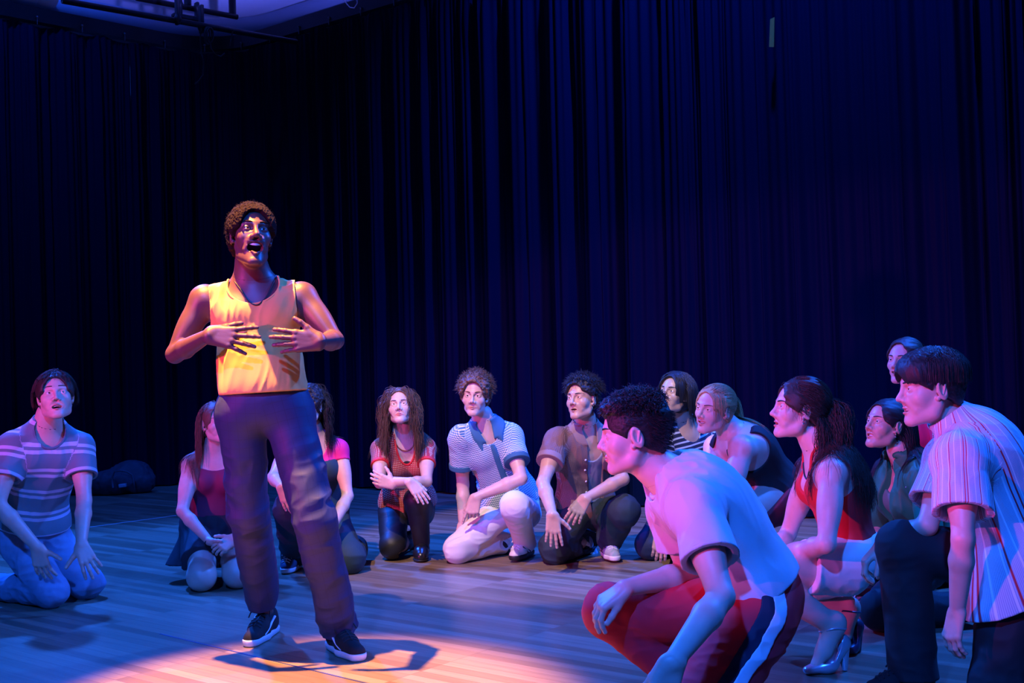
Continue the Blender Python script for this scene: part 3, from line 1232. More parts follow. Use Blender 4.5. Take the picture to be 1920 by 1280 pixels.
# pleat phase runs irregularly along the track; every panel has its own range
tot = s[-1]
ph = np.cumsum(np.interp(s, np.linspace(0, tot, 60), 2 * math.pi / rng.uniform(.20, .50, 60))) * (s[1] - s[0])
amp = np.interp(s, np.linspace(0, tot, 90), rng.uniform(.018, .060, 90))
ph2 = ph * 2.37 + 1.3
zs = np.concatenate([np.linspace(0.015, 3.9, 26), np.linspace(4.0, CH + .01, 9)])


def s_at_px(px):
    XY = np.array([proj((a, b, 1.18))[0] if b > .5 else -9999 for a, b in Q[::10]])
    return s[::10][np.argmin(np.abs(XY - px))]


cuts = [0.0, s_at_px(250), s_at_px(918), s_at_px(1449), tot + 1]
names = ['black curtain panel at the far left, above the kneeling man in striped tee',
         'black curtain panel rounding the room corner behind the standing man',
         'black curtain panel behind the middle row, left of the ochre tape strip',
         'black curtain panel at the right, from the ochre tape strip to the frame edge']
for ci in range(4):
    m_ = (s >= cuts[ci]) & (s < cuts[ci + 1] + (.0095 if ci != 1 else 0))
    Qc, Nc, sc_, pc, ac, p2 = Q[m_], N[m_], s[m_], ph[m_], amp[m_], ph2[m_]
    V = []
    for z in zs:
        hz = z / CH
        drift = .9 * np.sin(sc_ * .7) * (1 - hz) + .35 * np.sin(sc_ * 2.1) * (1 - hz)
        a = ac * (1.05 - .35 * hz)
        w = np.sin(pc + drift)
        w = np.sign(w) * np.abs(w) ** .8
        wv = a * w + .22 * a * np.sin(p2 + 1.5 * drift) + .012 * np.sin(pc * 5.1 + 3 * drift) * hz
        wv = wv - .034 * np.exp(-(np.sin(p2 * .31 + .6 * drift) / .085) ** 2) * (.45 + .55 * hz)
        wv = wv * (1 if z < 4.3 else 1 - .5 * (z - 4.3) / .3)
        XY = Qc + Nc * (wv - .02 * ci % 2)[:, None]
        if ci == 1: XY[-1] = XY[-2] + (XY[-1] - XY[-2]) * .85
        zz = z - (0.035 * np.abs(np.sin(sc_ * math.pi / .45)) if z > 4.55 else 0)
        V.append(np.stack([XY[:, 0], XY[:, 1], np.broadcast_to(zz, (len(XY),))], 1))
    k = len(Qc); V = np.concatenate(V)
    i = np.arange(len(zs) - 1)[:, None] * k; j = np.arange(k - 1)[None]
    Fq = np.stack([i + j, i + j + 1, i + k + j + 1, i + k + j], -1).reshape(-1, 4)
    o = mesh_obj('stage_curtain', V, Fq, cm)
    tag(o, names[ci], 'curtain', 'black curtains round the room')

# yellow tape tab on the curtain seam
a = pt(1442, 34, 1); 


def curt_D(px, py, off=.12):
    d = CF + CR * (px - 960) / FPX + CU * (640 - py) / FPX
    # intersect with back curtain vertical plane
    nB = np.array([-dB[1], dB[0], 0])
    k0 = np.array([*K_CORNER, 0]) - nB * off
    return CP + d * (((k0 - CP) @ nB) / (d @ nB))


c4 = [curt_D(*p, .14) for p in ((1442, 88), (1451, 88), (1452, 32), (1444, 36))]
c4b = [p + np.array([-dB[1], dB[0], 0]) * .006 for p in c4]
V = np.array(c4 + c4b)
tag(mesh_obj('tape_strip', V, [[0, 1, 2, 3], [7, 6, 5, 4], [0, 4, 5, 1], [1, 5, 6, 2], [2, 6, 7, 3], [3, 7, 4, 0]], simple('ochre_tape', (.42, .24, .03), .6), smooth=False),
    'small ochre tape strip high on the curtain seam at upper right', 'tape')

# ---- pipe grid
rig_z = 4.32


def on_z(px, py, z):
    d = CF + CR * (px - 960) / FPX + CU * (640 - py) / FPX
    return CP + d * ((z - CAMZ) / d[2])


pm = simple('black_pipe', (.012, .012, .016), .5, .3)
A0 = on_z(116, 1, rig_z); A1 = on_z(556, 79, rig_z)
lad = empty('lighting_rig', on_z(352, 30, rig_z), 'black rig of bolted pipes hanging from the ceiling at top left', 'lighting rig')
tube_obj('lighting_pipe', [[A0, A0 + (A1 - A0) * .5, A1]], [.026], pm, lad, 10)
B0 = on_z(255, -4, 4.66); B1 = on_z(445, 32, 4.66)
tube_obj('cross_pipe', [[B0, B1]], [.026], pm, lad, 10)
for px, py, r in ((352, 12, .036), (436, 28, .036)):
    b = on_z(px, py, 4.68)
    tube_obj('upright', [[b, b + np.array([0, 0, 9 - b[2]])]], [r], pm, lad, 10)
br_ = lad
mid = on_z(352, 34, 4.48)
dA = nrm(A1 - A0)
RA = np.stack([dA, nrm(np.cross([0, 0, 1], dA)), [0, 0, 1]])
V, Fq = surf(box(mid, RA, (.15, .035, .022), .008), mid - .3, mid + .3, .009)
mesh_obj('plate', V, Fq, pm, br_)
for px in (333, 378):
    lo_ = on_z(px, 26 + (px - 333) * .36 + 10, rig_z); 
    V, Fq = surf(U([(box(lo_ + np.array([0, 0, .08]), RA, (.016, .03, .13), .008), .01), (sph(lo_, .036), .01)], .01), lo_ - .3, lo_ + .3, .012)
    mesh_obj('clamp', V, Fq, pm, br_)
for px in (337, 369):
    hi_ = on_z(px, 8 + (px - 337) * .2, 4.64)
    V, Fq = surf(U([(box(hi_ - np.array([0, 0, .05]), RA, (.016, .03, .10), .008), .01), (sph(hi_, .034), .01)], .01), hi_ - .3, hi_ + .3, .012)
    mesh_obj('clamp', V, Fq, pm, br_)
wm = simple('cable_rubber', (.01, .01, .012), .5)
cab = []
for (x0, y0, rx, ry) in ((388, 66, 5, 15), (391, 67, 6, 16), (394, 66, 6, 14)):
    D0 = depth(on_z(388, 52, rig_z)) - .09
    cab.append([pt(x0 + rx * math.sin(t), y0 - ry * math.cos(t), D0 + .02 * math.sin(t)) for t in np.linspace(0, 2 * math.pi, 20)])
D0 = depth(on_z(388, 52, rig_z)) - .09
cab.append([pt(x, y, D0) for x, y in ((377, 52), (376, 63), (376, 75), (377, 98), (382, 118), (381, 140), (373, 152), (365, 158))])
cab.append([pt(x, y, D0 + .05) for x, y in ((392, 72), (396, 92), (404, 102), (414, 106), (422, 100))])
cab.append([pt(x, y, D0 + .1) for x, y in ((437, 56), (435, 66), (433, 76), (431, 86))])
tube_obj('looped_cable', cab, [.007] * len(cab), wm, lad, 5)
cab = [[pt(x, y, 9.3) for x, y in ((644, -6), (649, 6), (656, 14), (664, 15), (670, 6), (668, -6))]]
tube_obj('hanging_cable', cab, [.006], wm, None, 5, label='thin black cable loop dangling at the top edge above the curtain', cat='cable')
# duct at the very top left
du = empty('air_duct', pt(40, 0, 11.2), 'pale round duct end at the top left edge', 'duct')
V, Fq = surf(U([(cone(pt(-160, -52, 10.9), pt(84, -6, 11.6), .115, .115), .01)], .01), pt(-40, -20, 11.2) - 1.5, pt(-40, -20, 11.2) + 1.5, .025)
mesh_obj('duct_pipe', V, Fq, simple('duct_paint', (.5, .5, .52), .6), du)
V, Fq = surf(cone(pt(78, -8, 11.58), pt(84, -6, 11.6), .13, .13), pt(80, -8, 11.6) - .3, pt(80, -8, 11.6) + .3, .02)
mesh_obj('collar', V, Fq, simple('duct_paint', (.5, .5, .52), .6), du)

# ---- bag by the curtain
def bag():
    D = depth(floor_pt(225, 926)); c = lambda x, y, dd=0: pt(x, y, D + dd)
    b = empty('duffel_bag', floor_pt(225, 926), 'dark slouching duffel bag lying by the left curtain', 'bag')
    R = np.eye(3)
    f = U([(ell(c(212, 905), R, (.20, .16, .125)), .05), (ell(c(246, 893, .1), R, (.20, .16, .15)), .06), (ell(c(264, 905, .1), R, (.13, .14, .11)), .05), (ell(c(192, 906), R, (.13, .13, .10)), .05)], .05)
    f = folds(f, .014, (0.3, 0, 1), 11, .4, 4)
    f = inter(f, plane((0, 0, .004), (0, 0, -1)))
    V, Fq = surf(f, c(225, 900) - .6, c(225, 900) + .6, .012)
    mesh_obj('bag_body', V, Fq, simple('dark_canvas', (.035, .045, .06), .8, noise=.7, nscale=14), b)
    P1 = [c(x, y, -.2) for x, y in ((212, 914), (210, 896), (214, 884), (226, 882), (238, 884), (248, 890), (251, 905), (252, 916))]
    tube_obj('bag_handle', [P1], [.009], simple('bag_webbing', (.06, .07, .09), .7), b, 6)
    p = c(230, 910, -.21)
    V, Fq = surf(box(p, np.stack([nrm([1, 0, .12]), [0, 1, 0], nrm([-.12, 0, 1])]), (.035, .02, .017), .004), p - .08, p + .08, .005)
    mesh_obj('bag_label', V, Fq, simple('grey_label', (.3, .33, .4), .6), b)


bag()
# ---- floor marking tapes
for nm, pts, wd_, col, lb in (('a', ((168, 988), (330, 966)), .012, (.55, .6, .65), 'thin white tape line on the floor behind the kneeling woman in maroon'),
                              ('b', ((300, 1188), (480, 1231), (700, 1284), (900, 1332)), .008, (.02, .03, .12), 'thin dark blue tape line on the floor under the standing man'),
                              ('c', ((560, 974), (640, 984), (1200, 975)), .006, (.5, .5, .5), '')):
    if nm == 'c': continue
    P = [floor_pt(*p) for p in pts]
    V = []; Fq = []
    for i, p in enumerate(P):
        t = P[min(i + 1, len(P) - 1)] - P[max(i - 1, 0)]; n_ = nrm(np.array([-t[1], t[0], 0])) * wd_ * .5
        for sg, z in ((-1, .0), (-1, .0012), (1, .0012), (1, .0)):
            V.append(p + n_ * sg + np.array([0, 0, z]))
    for i in range(len(P) - 1):
        for k in range(3): Fq.append([i * 4 + k, (i + 1) * 4 + k, (i + 1) * 4 + k + 1, i * 4 + k + 1])
    tag(mesh_obj('floor_tape', np.array(V), Fq, simple('tape_' + ('white' if nm == 'a' else 'dark'), col, .5), smooth=False), lb, 'tape line')
# ------------------------------------------------------------------ people: materials
SK_DARK = skin_mat('brown_skin', (.105, .043, .040), .46)
SK_A = skin_mat('fair_skin', (.62, .39, .30), .45)
SK_B = skin_mat('light_skin', (.66, .43, .34), .45)
SK_C = skin_mat('tan_skin', (.55, .34, .23), .42)
H_BLACK = hair_mat('black_hair', (.012, .010, .010))
H_DARK = hair_mat('dark_brown_hair', (.035, .020, .014))
H_BROWN = hair_mat('brown_hair', (.12, .062, .035))
H_BLOND = hair_mat('blond_hair', (.42, .27, .12))
H_AFRO = hair_mat('coily_hair', (.013, .006, .006), .95, .12)
DZ = np.array([0, 0, 1.0])


def hero():
    F = Fig('standing laughing man in yellow tank top and navy trousers, hands before his chest', 'm', 1.06, SK_DARK, res=.0055, w=.92)
    F.hres = .0022; F.has_legs = True
    D = 4.80
    F.at(pel=(496, 768, D), neck=(478, 534, D + .02), hR=(452, 776, D - .01), hL=(540, 776, D), sR=(382, 562, D - .02), sL=(568, 556, D + .03))
    F.J['nk2'] = pt(470, 487, D - .01); F.J['head'] = pt(471, 441, D - .05)
    F.at(eR=(328, 664, D - .06), wR=(392, 628, D - .235), eL=(628, 638, D - .04), wL=(600, 640, D - .26))
    F.J['aR'] = flr(500, 1190, .09); F.J['kR'] = pt(466, 962, 4.90)
    F.J['aL'] = flr(636, 1219, .09); F.J['kL'] = pt(590, 972, 4.72)
    tR = floor_pt(460, 1217, 0); tL = floor_pt(684, 1247, 0)
    F.J['tR'] = tR; F.J['tL'] = tL
    F.head_setup(24, 12, 4, open=.035, mw=.032, smile=.012, nose=1.25, gaze=(.12, .0), lids=.0046, jaw=.95)
    F.start(floor_pt(560, 1215))
    J = F.J
    # torso depth
    F.hand('R', pt(490, 640, depth(J['wR']) - .01), (0.25, 1, -.25), curls=[(.12, .15, .1), (.1, .12, .1), (.12, .16, .1), (.16, .2, .1)], spread=.30, thumb=(.75, .5, .3), tcurl=.1)
    F.hand('L', pt(520, 638, depth(J['wL']) - .02), (-.2, 1, -.1), curls=[(.10, .2, .15), (.1, .2, .15), (.15, .2, .15), (.25, .25, .2)], spread=.15, thumb=(.75, .75, -.1), tcurl=.15)
    F.body()
    F.brows(H_AFRO, .0030, .003, .005)
    F.teeth(.0075)
    cap = hair_cap(F, .021, .0034, 200, front=.004, side=-.03, slope=.55, seed=9, fringe=-.004)
    reg = lambda q: (q[:, 2] > .0 + .4 * (q[:, 1] - .0)) & (q[:, 2] > -.02) & ((q[:, 1] < .02) | (q[:, 2] > .078))
    S = strands(F, 1500, .036, lambda q: q * 0 + (q - [0, -.02, .02]), 0, .7, 14, seg=6, region=reg, seed=2, curl=.9, lift=1.2)
    add_hair(F, H_AFRO, cap, [(S, .0010)])
    # tank top
    up = F.up; Fc = F.Fc; L = F.Lc; sp = F.spine
    tt = U(F.torso(.010, neck=False) + [(ell(sp(.16) + Fc * .02, F.Rp, (.168, .135, .12)), .05), (ell(sp(.35) + Fc * .015, F.Rp, (.160, .130, .16)), .06)], .05)
    tt = folds(tt, .007, nrm(up + .25 * L), 15, .25, 12)
    neckcut = ell(J['neck'] + Fc * .085 + up * .01, F.Rc, (.104, .12, .098))
    arms = [ell(J['s' + q] + L * (sg * .012) - up * .015, F.Rc, (.052, .12, .125)) for q, sg in (('L', 1), ('R', -1))]
    hem = plane(sp(.135) + 0, -nrm(up + .02 * L))
    tt2 = inter(tt, hem, plane(J['neck'] + up * .018, up), k=.006)
    tt2 = sub(tt2, neckcut, *arms, cone(J['neck'] - up * .02, J['nk2'] + up * .03, .066, .066), k=.004)
    F.garment('tank_top', tt2, simple('yellow_jersey', (.74, .40, .095), .8, bump=.2, bscale=500, sheen=.05), res=.0042)
    neck_edge(F, .0115, neckcut, .008, simple('yellow_jersey', (.74, .40, .095), .8))
    # trousers
    legs = []
    for sd in 'LR':
        H, K, A = J['h' + sd], J['k' + sd], J['a' + sd]
        A2 = A + (A - K) * .07
        legs.append(U([(cone(H, K, .098, .080), .04), (cone(K, A2, .080, .078), .03), (sph(H - Fc * .03, .098), .05)], .03))
    hips = U([(ell(sp(.04), F.Rp, (.163, .125, .12)), .05), (cone(sp(.10) - L * .05, sp(.10) + L * .05, .112, .112), .05)], .05)

    def tr(P):
        a = smin(legs[0](P), legs[1](P), .012)
        return smin(a, hips(P), .04)
    trf = folds(tr, .0075, nrm(up * .3 + L), 10, .45, 31)
    cutk = []
    for sd in 'LR':
        K, A = J['k' + sd], J['a' + sd]
        cutk.append(plane(A + (A - K) * .015, A - K))
    m_sep = J['hL'] * .5 + J['hR'] * .5

    def trc(P):
        d = smax(trf(P), plane(sp(.165), up)(P), .004)
        for c in cutk: d = smax(d, c(P), .004)
        return d
    t = NT('navy_check_suiting')
    a, s = t.attr('uvw')
    lines = t.math('LESS_THAN', t.math('FRACT', t.math('MULTIPLY', s.outputs[0], 26)), .05)
    lines2 = t.math('LESS_THAN', t.math('FRACT', t.math('MULTIPLY', s.outputs[1], 26)), .05)
    l = t.math('MAXIMUM', lines, lines2)
    c = t.mix(l, (.016, .024, .080), (.012, .017, .058))
    t.link(c, t.b.inputs['Base Color']); t.b.inputs['Roughness'].default_value = .62; t.bump(t.noise(700, detail=1), .2, .001)
    F.garment('trousers', trc, t.m, F.leg_segs(), res=.005, lo=np.minimum.reduce([J[k] for k in ('aL', 'aR', 'hR')]) - .2, hi=np.maximum.reduce([J[k] for k in ('hL', 'hR', 'aL')]) + .2)
    # waistband with belt loops
    wb = inter(U([(ell(sp(.06), F.Rp, (.168, .127, .16)), .05)], .05), plane(sp(.172), up), plane(sp(.095), -up), k=.003)
    F.garment('waistband', wb, simple('navy_band', (.015, .020, .065), .6), res=.004, lo=sp(.13) - .25, hi=sp(.13) + .25)
    for x in (-.10, .045, .10):
        p = sp(.134) + L * x + Fc * .122 * math.sqrt(max(0, 1 - (x / .176) ** 2)) + Fc * .002
        V, Fq = surf(box(p, F.Rp, (.005, .006, .026), .002), p - .05, p + .05, .003)
        mesh_obj('belt_loop', V, Fq, simple('navy_band', (.015, .020, .065), .6), F.root)
    mats = (simple('black_suede', (.007, .006, .007), .85, bump=.4, bscale=600), simple('white_rubber', (.72, .70, .68), .5), simple('black_lace', (.01, .01, .01), .7))
    for sd, toe in (('R', tR), ('L', tL)):
        T = toe.copy(); A = J['a' + sd]; T[2] = A[2]
        # ankle height fixed so the sole meets the floor
        J['a' + sd] = np.array([A[0], A[1], .085 * F.s + .001])
        T[2] = J['a' + sd][2]
        rt, q = shoe(F, sd, DZ, mats, toe=T, res=.003, L=.31)
        # pale stripe sweeping down the outer side
        for sg in (1, -1):
            P = [q(.13 - .02 * i, sg * (.0405 + .0012 * min(i, 4)), .03 + .0085 * i) for i in range(7)]
            V, Fq = tubes([snap(P, F.shoe_f, .0005)], [np.linspace(.003, .0062, 7)], 6)
            mesh_obj('side_stripe', V, Fq, mats[1], rt)
    # cord necklace
    P = []
    for a_ in np.linspace(-3.14, 3.14, 60):
        rr = .068; x = math.sin(a_) * rr
        fr = math.cos(a_)
        z = .02 - .115 * max(0, fr) ** 1.5 - .0 * abs(x)
        yy = .072 * max(fr, -.9) + (.055 if fr > 0 else 0) * max(0, fr)
        P.append(J['neck'] + L * (x * 1.0 + .01) + Fc * yy + up * z)
    P = snap(P, lambda X: smin(F.bodyf(X), tt2(X), .004), .0028)
    tube_obj('cord_necklace', [P], [.0026], simple('black_cord', (.01, .01, .012), .5), F.root, 6)


def snap(P, f, gap):
    P = np.array(P)
    for _ in range(6):
        d = f(P.astype(np.float32)); e = .002
        g = np.stack([f((P + e * np.eye(3)[k]).astype(np.float32)) - d for k in range(3)], 1) / e
        g /= np.linalg.norm(g, axis=1, keepdims=True) + 1e-6
        P = P - g * (d - gap)[:, None] * .8
    # smooth
    for _ in range(2):
        P[1:-1] = P[1:-1] * .5 + (P[:-2] + P[2:]) * .25
    return P
import time as _t


# ---- garment recipes
def shirt_f(F, g=.014, sleeve=.5, sr=(.062, .068), neck=(.075, .085, .075), nfwd=.05, hem=.02, amp=.005, ax=None, freq=13, seed=1, extra=(), ntop=.012, sleeves=True, squash=.3, cutarm=None, belly=0.0, nkr=1.0):
    J = F.J; up, Fc, L = F.up, F.Fc, F.Lc; s = F.s
    f = U(F.torso(g, neck=False, belly=belly) + [(ell(F.spine(.14), F.Rp, [.160 * s * F.w + g, .115 * s * F.w + g, .13]), .06)] + list(extra), .05)
    cuts = []
    if sleeves:
        for sd in 'LR':
            S, E = J['s' + sd], J['e' + sd]; e = S + (E - S) * sleeve; w = F.lw
            sl = U([(cone(S, S + (E - S) * (sleeve + .12), sr[0] * s * w, sr[1] * s * w), .03), (sph(S, sr[0] * s * w * 1.02), .03)], .03)
            sl = inter(sl, plane(e, E - S), k=.003)
            cuts.append(sl)
        f0 = f

        def f(P, f0=f0, cuts=cuts):
            d = f0(P)
            for c in cuts: d = smin(d, c(P), .03)
            return d
    f = folds(f, amp, up if ax is None else ax, freq, squash, seed)
    f = inter(f, plane(F.spine(hem), -up), k=.004)
    if sleeves:   # re-cut sleeve ends cleanly
        f1 = f
        ends = []; hollow = []
        for sd in 'LR':
            S, E = J['s' + sd], J['e' + sd]; ends.append((S + (E - S) * sleeve, nrm(E - S), (E - S) * .5 + S)); u_ = nrm(E - S); e_ = S + (E - S) * sleeve
            hollow.append(cone(e_ - u_ * .035, e_ + u_ * .05, sr[1] * s * F.lw * .74, sr[1] * s * F.lw - .0095))

        def f(P, f1=f1):
            d = f1(P)
            for p, n, c in ends:
                q = P - p.astype(np.float32)
                al = q @ n.astype(np.float32); r = np.sqrt(np.maximum((q ** 2).sum(1) - al ** 2, 0))
                reg = np.maximum(r - .10 * s, al - .14)         # only near the limb beyond the cuff
                d = np.where((reg < 0) & (al > -.02), np.maximum(d, al), d)
            for h_ in hollow: d = smax(d, -h_(P), .003)
            return d
    nc = ell(J['neck'] + Fc * nfwd * s + up * .02, F.Rc, [x * s for x in neck])
    nk = cone(J['neck'] - up * .03, J['nk2'] + (J['nk2'] - J['neck']) * .4, .062 * s * nkr * (1 if F.sex == 'm' else .9), .075 * s * nkr)
    F.nc = nc; F.nk = nk
    f = sub(f, nc, nk, k=.004)
    if ntop < 0: return inter(f, plane(J['neck'] + up * (.035 + ntop) * s, up), k=.004)
    return f


def neck_edge(F, g, nc, w, mat, extra=(), name='neckband', res=.003, top=.028):
    """band of cloth following the neck opening"""
    b = U(F.torso(g, neck=False) + list(extra), .05)
    nk = cone(F.J['neck'] - F.up * .03, F.J['nk2'] + (F.J['nk2'] - F.J['neck']) * .4, .055 * F.s, .07 * F.s)
    pl = plane(F.J['neck'] + F.up * top, F.up)

    def f(P):
        d = b(P); n = nc(P)
        d = np.maximum(np.maximum(d - .0022, -d - .006), pl(P))
        d = smax(d, n - w, .002); d = smax(d, -n - .0005, .002)
        return smax(d, -nk(P), .003)
    c = F.J['neck'] + F.Fc * .04
    V, Fq = surf(f, c - .22, c + .22, res)
    mesh_obj(name, V, Fq, mat, F.root)


def collar(F, mat, r=.06, v=.12, g=.020, wide=.132):
    """collar lying on the shoulders with a low stand, open at the front"""
    J = F.J; Fc, L, up = F.Fc, F.Lc, F.up; s = F.s
    b = U(F.torso(g, neck=False), .05)
    ring = U([(cone(J['neck'] - up * .03, J['neck'] + up * .035 - Fc * .004, (r + .014) * s, (r + .012) * s), .01)], .01)
    reach = U([(ell(J['neck'] + Fc * .01, F.Rc, (wide * s, .100 * s, .10 * s)), .01),
               (cone(J['neck'] + Fc * .05 + L * .060 * s - up * .02, J['neck'] + Fc * .10 + L * .066 * s - up * .095 * s, .050, .007), .01),
               (cone(J['neck'] + Fc * .05 - L * .060 * s - up * .02, J['neck'] + Fc * .10 - L * .066 * s - up * .095 * s, .050, .007), .01)], .01)
    nk = cone(J['neck'] - up * .06, J['nk2'] + (J['nk2'] - J['neck']) * .4, (r + .003) * s, (r + .012) * s)
    vee = U([(cone(J['neck'] + Fc * .06 + up * .05, J['neck'] + Fc * .15 - up * v * s, .046 * s, .006), .01)], .01)

    def f(P):
        a = b(P)
        sh = smax(np.maximum(a - .0075, -a - .002), reach(P), .004)
        st = smax(ring(P), plane(J['neck'] + up * .028 * s - Fc * .0, nrm(up + Fc * .35))(P), .003)
        d = smin(sh, st, .012)
        d = smax(d, -nk(P), .003)
        return smax(d, -vee(P), .004)
    c = J['neck']
    V, Fq = surf(f, c - .2, c + .2, .0035)
    return mesh_obj('collar', V, Fq, mat, F.root)


def trousers_f(F, t0=.100, t1=.078, hem=.066, low=.06, waist=.16, amp=.007, seed=5, freq=11, seat=.0, short=None, axis=None):
    J = F.J; s = F.s * F.w; up = F.up
    legs = []
    for sd in 'LR':
        H, K, A = J['h' + sd], J['k' + sd], J['a' + sd]
        if short is not None:
            K2 = H + (K - H) * (short + .15)
            l = U([(cone(H, K2, t0 * s, t1 * s), .04)], .04)
            l = inter(l, plane(H + (K - H) * short, K - H), k=.003)
        else:
            A2 = A + (A - K) * (low + .03)
            l = U([(cone(H, K, t0 * s, t1 * s), .04), (sph(K, t1 * s), .02), (cone(K, A2, t1 * s * .98, hem * s), .022)], .03)
            l = (l, plane(A + (A - K) * low, A - K), A)
        legs.append(l)
    hips = U([(ell(F.spine(.04), F.Rp, [.172 * s, (.125 + seat) * s, .12 * s]), .05)], .05)

    def tr(P):
        ds = []
        for l in legs:
            if isinstance(l, tuple):
                d = l[0](P)
                ds.append(d)
            else: ds.append(l(P))
        return smin(smin(ds[0], ds[1], .012), smax(hips(P), wp(P), .004), .03)
    wp = plane(F.spine(waist), up)
    f = folds(tr, amp, F.Lp if axis is None else axis, freq, .45, seed)

    def g(P):
        d = f(P)
        for l in legs:
            if isinstance(l, tuple):
                q = P - l[2].astype(np.float32)
                near = (q ** 2).sum(1) < .16 ** 2
                d = np.where(near, np.maximum(d, l[1](P)), d)
        return d
    return g


def bands(F, sleeve, w=.03, colmat=None, sr=.07, g=.0):
    """ribbed cuffs round the sleeve ends"""
    for sd in 'LR':
        S, E = F.J['s' + sd], F.J['e' + sd]; e = S + (E - S) * sleeve; u = nrm(E - S)
        r = sr * F.s * F.lw + g
        f = inter(cone(e - u * .05, e + u * .05, r, r), plane(e + u * .003, u), plane(e - u * w, -u), k=.003)
        V, Fq = surf(f, e - .14, e + .14, .004)
        mesh_obj('sleeve_cuff', V, Fq, colmat, F.root)


def stripe_mat(name, base, stripe, edges, period, off=0.0, rough=.8, comp=1, bump=.15):
    """horizontal stripes: edges = list of (start, end) as fractions of the period"""
    t = NT(name)
    a, s = t.attr('uvw')
    fr = t.math('FRACT', t.math('ADD', t.math('MULTIPLY', s.outputs[comp], 1.0 / period), off))
    m = None
    for e0, e1 in edges:
        x = t.math('MULTIPLY', t.math('GREATER_THAN', fr, e0), t.math('LESS_THAN', fr, e1))
        m = x if m is None else t.math('MAXIMUM', m, x)
    t.link(t.mix(m, base, stripe), t.b.inputs['Base Color'])
    t.b.inputs['Roughness'].default_value = rough; t.b.inputs['Sheen Weight'].default_value = .04
    t.bump(t.noise(600, detail=1), bump, .001)
    return t.m


def earring(F, s=1, r=.004, n=2):
    V = []
    parts = []
    for i in range(n):
        c = F.hw(s * .079, .004, -.044 - .012 * i)
        parts.append(surf(sph(c, r * (1 + .25 * i)), c - .012, c + .012, .0016, 0))
    V, Fq = join_vf(parts)
    mesh_obj('earring', V, Fq, simple('silver', (.8, .8, .82), .2, 1.0), F.root)


def kneel_base(F):
    k = F.J['kL'] * .5 + F.J['kR'] * .5
    return np.array([F.J['pel'][0], F.J['pel'][1], 0.0])


def fin(F):
    if F.warn: print(F.label[:40], F.warn)
    for a, b, L in (('sL', 'eL', .30), ('eL', 'wL', .26), ('sR', 'eR', .30), ('eR', 'wR', .26), ('hL', 'kL', .43), ('kL', 'aL', .42), ('hR', 'kR', .43), ('kR', 'aR', .42), ('pel', 'neck', .5), ('neck', 'head', .2), ('sL', 'sR', .36)):
        if a in F.J and b in F.J:
            l = np.linalg.norm(F.J[a] - F.J[b]) / F.s
            if abs(l / L - 1) > .18: print('   ', F.label[:30], a, b, round(l, 3), 'want', L)
    low = min((F.J[k][2], k) for k in F.J)
    print('   ', F.label[:30], 'lowest', low[1], round(low[0], 3))


def flr(px, py, z, dz=0):
    """joint at height z whose floor contact shows at (px,py)"""
    p = floor_pt(px, py); return np.array([p[0], p[1], z])


